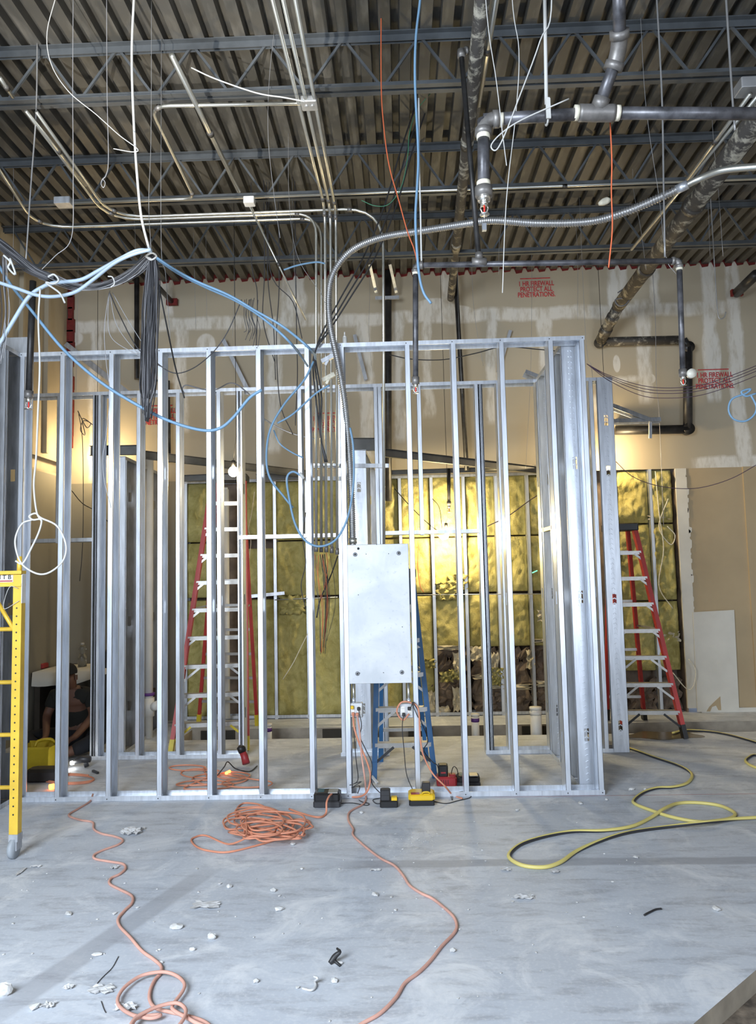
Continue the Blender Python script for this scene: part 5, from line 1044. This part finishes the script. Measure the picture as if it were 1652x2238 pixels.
q = PY(180, 1445, 8.9); t = thing('water_bottle', 'clear plastic bottle on the left rear counter', 'bottle', (q.x, 8.9, zt))
pr = [(0, .05), (.1, .052), (.14, .035), (.17, .03), (.2, .05), (.24, .03), (.25, .018)]
MB().tube([(q.x, 8.9, zt+.012+a_) for a_, r_ in pr], [r_ for a_, r_ in pr], 16).build('bottle_body', clearm, t, True); MB().cyl((q.x, 8.9, zt+.262), (q.x, 8.9, zt+.285), .02).build('cap', whitecord, t, True)
q = PY(231, 1440, 8.8); MB().bev((q.x-.06, 8.75, zt+.0), (q.x+.12, 8.9, zt+.20), .01).build('speaker_box', blackpl, None, False, 'small black box standing at the right end of the counter', 'box')
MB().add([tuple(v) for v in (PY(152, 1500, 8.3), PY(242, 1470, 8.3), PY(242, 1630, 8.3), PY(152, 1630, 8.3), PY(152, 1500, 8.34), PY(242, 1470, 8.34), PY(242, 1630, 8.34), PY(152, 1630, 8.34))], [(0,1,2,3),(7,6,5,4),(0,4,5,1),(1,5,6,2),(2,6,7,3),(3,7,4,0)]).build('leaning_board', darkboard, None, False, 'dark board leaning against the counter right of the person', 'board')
q = PZ(50, 1688, 0); x0 = PY(52, 1660, 7.2).x; x1_ = PY(122, 1660, 7.2).x
t = thing('tool_tote', 'yellow plastic tool tote on the floor before the sitting person', 'tote', ((x0+x1_)/2, 7.2, 0))
b = MB()
b.add([(x0+.02, 7.08, .0), (x1_-.02, 7.08, 0), (x1_-.02, 7.3, 0), (x0+.02, 7.3, 0), (x0, 7.05, .2), (x1_, 7.05, .2), (x1_, 7.33, .2), (x0, 7.33, .2)], [(0,3,2,1),(0,1,5,4),(1,2,6,5),(2,3,7,6),(3,0,4,7)]); b.bar((x0-.01, 7.045, .2), (x1_+.01, 7.045, .2), .012, .02)
b.bar((x0-.01, 7.335, .2), (x1_+.01, 7.335, .2), .012, .02); b.build('tray', mat('dim_yellow_plastic', (.55, .42, .02), .4), t)
MB().tube(sm([((x0+x1_)/2+.0, 7.1, .2), ((x0+x1_)/2+.02, 7.12, .25), ((x0+x1_)/2+.1, 7.2, .25), ((x0+x1_)/2+.12, 7.25, .2)], 4), .014, 8).build('carry_handle', bpy.data.materials['dim_yellow_plastic'], t, True)
a = PZ(50, 1712, 0); MB().bev((a.x, a.y, 0), (a.x+.32, a.y+.18, .11), .03).build('tool_bag', blackcord, None, False, 'low black tool bag lying on the floor at far left', 'bag')
q = PZ(165, 1680, 0); t = thing('power_tool', 'cordless tool with a bright white light on the floor by the person', 'power tool', tuple(q))
b = MB(); b.tube([q+Vector((-.02, 0, .06)), q+Vector((.05, .02, .08)), q+Vector((.13, .02, .08))], [.02, .035, .03], 12); b.bar(q+Vector((.08, .02, .07)), q+Vector((.10, .02, .01)), .035, .03, (0, 1, 0)); b.build('body', greypl, t, True); MB().cyl(q+Vector((-.035, -.02, .055)), q+Vector((-.02, -.0, .055)), .018, 12).build('work_light', ledw, t, True)
q = PZ(205, 1690, 0); MB().bar(q+Vector((-.03, .05, .01)), q+Vector((.05, -.03, .01)), .02, .018).build('screwdriver', greypl, None, False, 'small dark hand tool lying on the floor right of the person', 'tool')
q = PZ(538, 1680, 0); t = thing('angle_grinder', 'black and red corded grinder standing on the floor by the second frame', 'power tool', tuple(q))
MB().tube([q+Vector((.0, 0, .045)), q+Vector((-.02, .03, .1)), q+Vector((-.045, .04, .15))], [.035, .034, .03], 14).build('housing', redpl, t, True); MB().tube([q+Vector((-.04, .04, .14)), q+Vector((-.055, .04, .18)), q+Vector((-.05, .04, .20))], [.036, .04, .02], 14).build('gear_head', blackpl, t, True)
# ------------------------------------------------------------------ seated person
def skin_mesh(name, nodes, edges, m, parent, sub=2, root=0):
    me = bpy.data.meshes.new(name); O = Vector(ORG[parent.name]); me.from_pydata([tuple(Vector(n[0])) for n in nodes], edges, []); o = bpy.data.objects.new(name, me); COL.objects.link(o); o.parent = parent
    md = o.modifiers.new('skin', 'SKIN'); md.use_smooth_shade = True; sv = me.skin_vertices[0].data if me.skin_vertices else None
    if sv is None: me.skin_vertices.new() if hasattr(me.skin_vertices, 'new') else None; sv = me.skin_vertices[0].data
    for i, n in enumerate(nodes): r_ = n[1]; sv[i].radius = r_ if hasattr(r_, '__len__') else (r_, r_); sv[i].use_root = (i == root)
    s_ = o.modifiers.new('sub', 'SUBSURF'); s_.levels = sub; s_.render_levels = sub; me.materials.append(m); ORG[o.name] = tuple(O); return o
pq = PZ(133, 1652, 0); P0 = Vector((pq.x, 7.92, 0))
per = thing('person', 'person in dark shirt and black cap sitting on the floor bending over tools at left', 'person', tuple(P0))
N = [((0, .05, .14), (.15, .12)), ((0, .02, .30), (.15, .11)), ((0, -.03, .48), (.17, .115)), ((0, -.06, .58), (.13, .09)), ((0, -.09, .64), (.055, .055)), ((0, -.14, .71), (.075, .085)), ((0, -.17, .80), (.075, .09)),
     ((-.17, -.06, .56), .06), ((-.24, -.12, .36), .046), ((-.13, -.36, .22), .034), ((-.11, -.43, .20), .025),
     ((.17, -.06, .56), .06), ((.25, -.12, .36), .046), ((.17, -.36, .20), .034), ((.14, -.44, .18), .025),
     ((-.14, .0, .12), .10), ((-.40, -.28, .16), .075), ((-.12, -.42, .07), .05), ((-.02, -.44, .05), .04), ((.14, 0, .12), .10), ((.40, -.28, .16), .075), ((.14, -.50, .07), .05), ((.03, -.54, .05), .04)]
E_s = [(0,1),(1,2),(2,3),(3,4),(4,5),(5,6),(3,7),(7,8),(8,9),(9,10),(3,11),(11,12),(12,13),(13,14),(0,15),(15,16),(16,17),(17,18),(0,19),(19,20),(20,21),(21,22)]
for s, wi in ((-1, 10), (1, 14)):
    w0 = Vector(N[wi][0]); pi = len(N); N.append((tuple(w0+Vector((0, -.05, -.015))), (.034, .015))); E_s.append((wi, pi))
    for k in range(4):
        o_ = -.027+.018*k; a = w0+Vector((o_, -.09, -.02)); ln = (.026, .032, .030, .022)[k]
        i0 = len(N); N += [(tuple(a), .0095), (tuple(a+Vector((0, -ln, -.012))), .009), (tuple(a+Vector((0, -ln*1.5, -.036))), .008)]; E_s += [(pi, i0), (i0, i0+1), (i0+1, i0+2)]
    i0 = len(N); a = w0+Vector((-s*.032, -.045, -.012)); N += [(tuple(a), .011), (tuple(a+Vector((-s*.018, -.03, -.015))), .009)]; E_s += [(pi, i0), (i0, i0+1)]
skin_mesh('body', N, E_s, skin, per)
sn = [((0, .05, .13), (.165, .135)), ((0, .02, .30), (.165, .125)), ((0, -.03, .48), (.185, .13)), ((0, -.065, .59), (.135, .10)), ((0, -.085, .625), (.075, .07)), ((-.18, -.06, .56), .078), ((-.225, -.10, .42), .066), ((.18, -.06, .56), .078), ((.235, -.10, .42), .066)]
skin_mesh('shirt', sn, [(0,1),(1,2),(2,3),(3,4),(3,5),(5,6),(3,7),(7,8)], shirtm, per)
pn = [((0, .06, .12), (.16, .13)), ((-.15, 0, .12), .115), ((-.40, -.28, .165), .09), ((-.16, -.41, .08), .066), ((.15, 0, .12), .115), ((.40, -.28, .165), .09), ((.18, -.49, .08), .066)]
skin_mesh('trousers', pn, [(0,1),(1,2),(2,3),(0,4),(4,5),(5,6)], pantsm, per)
hc = P0+Vector((0, -.17, .81)); pr = []
for i in range(7):
    for k in range(16): a = (math.pi*.56)*i/6; pr.append(hc+Vector((math.sin(a)*math.cos(k*math.pi/8)*.088, math.sin(a)*math.sin(k*math.pi/8)*.105, math.cos(a)*.09)))
b = MB().add(pr, [(i*16+k, i*16+(k+1) % 16, i*16+16+(k+1) % 16, i*16+16+k) for i in range(6) for k in range(16)])
b.add([tuple(hc+Vector(v)) for v in ((-.06, -.09, .01), (.06, -.09, .01), (.045, -.17, -.015), (-.045, -.17, -.015), (-.06, -.09, .02), (.06, -.09, .02), (.045, -.17, -.007), (-.045, -.17, -.007))], [(0,3,2,1),(4,5,6,7),(0,1,5,4),(1,2,6,5),(2,3,7,6),(3,0,4,7)])
b.build('cap', hairm, per, True)
fc = P0+Vector((0, -.245, .74)); MB().tube([fc+Vector((0, 0, .02)), fc+Vector((0, -.022, -.012)), fc+Vector((0, -.005, -.02))], [.006, .012, .008], 8).build('nose', skin, per, True)
for k in (-1, 1):
    MB().cyl(fc+Vector((k*.028, .008, .022)), fc+Vector((k*.028, -.002, .022)), .010, 10).build('eye', hairm, per, True); MB().cb(P0+Vector((k*.078, -.15, .75)), (.014, .03, .05)).build('ear', skin, per)
MB().cb(fc+Vector((0, .005, -.045)), (.045, .012, .008)).build('mouth', mat('lips', (.16, .06, .05), .6), per)
# ------------------------------------------------------------------ drywall sheet on the right wall
c4 = [PY(*q, BK-.03) for q in ((1514, 1338), (1604, 1333), (1615, 1552), (1524, 1556))]; c4 = [Vector((v.x, BK-.035, v.z)) for v in c4]
MB().add([tuple(v) for v in c4]+[tuple(v+Vector((0, .013, 0))) for v in c4], [(3,2,1,0),(4,5,6,7),(0,1,5,4),(1,2,6,5),(2,3,7,6),(3,0,4,7)]).build('drywall_sheet', whiteboardm, None, False, 'white drywall sheet fixed low on the tan wall at right', 'drywall sheet')
w_pts = ((1544, 1555), (1550, 1545), (1560, 1535), (1574, 1522), (1576, 1552), (1570, 1552), (1565, 1542), (1556, 1545), (1552, 1555))
v_ = [PY(*q, BK-.04) for q in w_pts]; n_ = len(v_)
MB().add([(v.x, BK-.040, v.z) for v in v_]+[(v.x, BK-.036, v.z) for v in v_], [tuple(range(n_-1, -1, -1)), tuple(range(n_, 2*n_))]+[(i, (i+1) % n_, (i+1) % n_+n_, i+n_) for i in range(n_)]).build('torn_paper_patch', wallpaint, None, False, 'curved brown torn patch at the foot of the white drywall sheet', 'patch')
# ------------------------------------------------------------------ debris
random.seed(21)
def chip(seed, s):
    rnd = random.Random(seed); bm = bmesh.new(); bmesh.ops.create_icosphere(bm, subdivisions=1, radius=1)
    for v in bm.verts: v.co = Vector((v.co.x*s*rnd.uniform(.6, 1.3), v.co.y*s*rnd.uniform(.5, 1.1), (v.co.z*.55+.5)*s*rnd.uniform(.6, 1.0)))
    me = bpy.data.meshes.new('gypsum_crumb'); bm.to_mesh(me); bm.free(); me.materials.append(crumb); return me
protos = [chip(i, .009+.0025*i) for i in range(5)]
def put(x_, y_, me, sc=1.0):
    q = PZ(x_, y_, 0); o = bpy.data.objects.new('gypsum_crumb', me); COL.objects.link(o); o.location = q; o.rotation_euler = (0, 0, random.uniform(0, 6.28)); o.scale = (sc, sc, sc)
    o['label'] = 'small white gypsum crumb scattered on the concrete floor'; o['category'] = 'debris'; o['group'] = 'white gypsum crumbs on the floor'
spots = [(300, 1985), (660, 1900), (598, 1949), (820, 1958), (855, 1962), (968, 1988), (480, 1933), (500, 1940), (250, 1998), (864, 1990), (1120, 1972), (560, 2147), (730, 2147), (650, 2160), (90, 2200), (75, 2205), (150, 2000), (430, 1900), (640, 1847), (790, 1778), (1410, 1727), (1375, 1728), (1325, 1749), (1268, 1758), (1130, 1772), (1180, 1833), (1390, 1875), (1565, 1990), (885, 2150), (990, 2080), (610, 1990)]
for x_, y_ in spots: put(x_, y_, random.choice(protos), random.uniform(.9, 1.4))
for i in range(150): put(random.uniform(0, 1400), 1790+abs(random.gauss(0, 1))*180, random.choice(protos[:3]), random.uniform(.3, .75)) if True else None
for i in range(110): put(random.gauss(945, 60), random.gauss(1838, 16), random.choice(protos[:2]), random.uniform(.25, .7))
for (x_, y_, w_, h_, lab) in ((385, 2029, .075, .02, 'long white gypsum chunk on the floor left of centre'), (463, 2053, .045, .028, 'rounded white gypsum chunk just right of the long one'), (8, 2175, .07, .05, 'white lump at the left edge of the floor'), (212, 2088, .05, .012, 'flat pale chip on the dark floor strip'), (740, 2108, .035, .014, 'pale chip right of the black scrap'), (1380, 1727, .05, .018, 'white flake between the frame corner and the hose'), (352, 2106, .022, .012, 'small pale block touching the left cord'), (420, 2078, .03, .015, 'small rough white chunk below the rounded one')):
    q = PZ(x_, y_, 0); bm = bmesh.new(); bmesh.ops.create_icosphere(bm, subdivisions=2, radius=1); rnd = random.Random(int(x_))
    for v in bm.verts: v.co = Vector((v.co.x*w_*.5*rnd.uniform(.85, 1.15), v.co.y*w_*.3*rnd.uniform(.8, 1.2), max(0, v.co.z*.6+.5)*h_*rnd.uniform(.8, 1.1)))
    me = bpy.data.meshes.new('gypsum_chunk'); bm.to_mesh(me); bm.free(); me.materials.append(crumb); o = bpy.data.objects.new('gypsum_chunk', me); COL.objects.link(o); o.location = q; o['label'] = lab; o['category'] = 'debris'
def scrap(x_, y_, w_, d_, label, m=paperm, seed=1, z=.02, name='paper_scrap', cat='debris'):
    w_ *= .8; d_ *= .75
    rnd = random.Random(seed); n = 7; vs = []; q = PZ(x_, y_, 0)
    for k in (0, 1):
        for j in range(n):
            for i in range(n): vs.append((q.x+(i/(n-1)-.5)*w_*(1+.2*math.sin(j*2+seed)), q.y+(j/(n-1)-.5)*d_*(1+.25*math.sin(i*1.7+seed)), .003+z*abs(math.sin(i*1.9+j*1.3+seed))*rnd.uniform(.3, 1)+k*.003))
    fs = [(j*n+i, j*n+i+1, (j+1)*n+i+1, (j+1)*n+i) for j in range(n-1) for i in range(n-1)]; fs = [f[::-1] for f in fs]+[tuple(x+n*n for x in f) for f in fs]
    MB().add(vs, fs).build(name, m, None, False, label, cat)
scrap(287, 1820, .17, .16, 'crumpled white plastic scrap beside the left cord', seed=4, z=.03)
scrap(450, 1980, .17, .10, 'ragged white torn paper scrap on the floor left of centre', seed=7, z=.008)
scrap(45, 1907, .03, .14, 'bent strip of white paper tape on the floor near the scaffold', seed=2, z=.005); scrap(78, 1895, .08, .03, 'short strip of pale paper tape right of the bent one', seed=3, z=.005)
scrap(250, 1898, .05, .05, 'small white paper flake by the second cord bend', seed=5, z=.01); scrap(1145, 1963, .12, .06, 'ragged white plaster flake on the right floor', seed=6, z=.012)
scrap(1105, 1902, .07, .04, 'pale plaster mark on the dark strip below the hose loop', seed=8, z=.006); scrap(1212, 1906, .06, .05, 'second pale plaster mark on the dark strip', seed=9, z=.006)
scrap(222, 2165, .12, .08, 'dusty pale scrap in the lower left beside thin wire', seed=12, z=.01); scrap(820, 1903, .07, .03, 'whitish scuffed flake on the strip right of the centre cord', seed=13, z=.006)
scrap(275, 2205, .10, .06, 'crumpled pale plastic at the lower left cord loop', seed=14, z=.02); scrap(150, 2160, .05, .04, 'pale rough flake in the lower left', seed=15, z=.01); scrap(108, 2200, .05, .05, 'rough whitish flake near the left bottom edge', seed=16, z=.012)
cable('wire_offcut', 'thin dark wire offcut lying at lower left', 'wire', fl(.003, (259, 2090), (245, 2115), (225, 2135), (212, 2150), (203, 2166)), .0016, blackcord)
cable('wire_offcut', 'short dark wire offcut near the lower left cord', 'wire', fl(.003, (221, 2188), (227, 2205), (231, 2213)), .0016, blackcord)
cable('curled_strip', 'curled white plastic strip at bottom centre', 'debris', fl(.008, (660, 2160, .004), (680, 2164), (690, 2155), (688, 2145), (694, 2138, .03), (686, 2134, .03)), .005, paperm)
q = PZ(735, 2108, 0); b = MB(); b.tube(sm([q+Vector((-.03, .0, .005)), q+Vector((-.005, .015, .03)), q+Vector((.015, .02, .045)), q+Vector((.0, .04, .05))], 4), [.010, .011, .012, .013, .012, .011, .010, .009, .008, .007, .006, .005, .005], 8)
b.tube([q+Vector((-.02, .01, .02)), q+Vector((.02, -.02, .004))], [.008, .006], 8); b.build('black_scrap', blackcord, None, True, 'twisted black plastic scrap on the bare floor below centre', 'debris')
cable('black_scrap', 'short black plastic bit on the right foreground floor', 'debris', fl(.006, (1408, 2000), (1415, 1996), (1432, 1988), (1445, 1986)), .005, blackcord)
MB().bar(PY(812, 1696, 6.45), PY(825, 1712, 6.4), .02, .014).build('paper_tag', paperm, None, False, 'small white tag at the foot of the blue ladder', 'tag')
q = PZ(1322, 443, 5.2); b = MB(); b.tube(sm([PY(1308, 446, 6.2), PY(1322, 440, 6.2), PY(1334, 436, 6.2)], 4), [.012, .02, .026, .03, .03, .03, .028, .02, .012], 10); b.build('tan_glove_scrap', tapew, None, True, 'small tan lump caught beside the straight orange string', 'scrap')
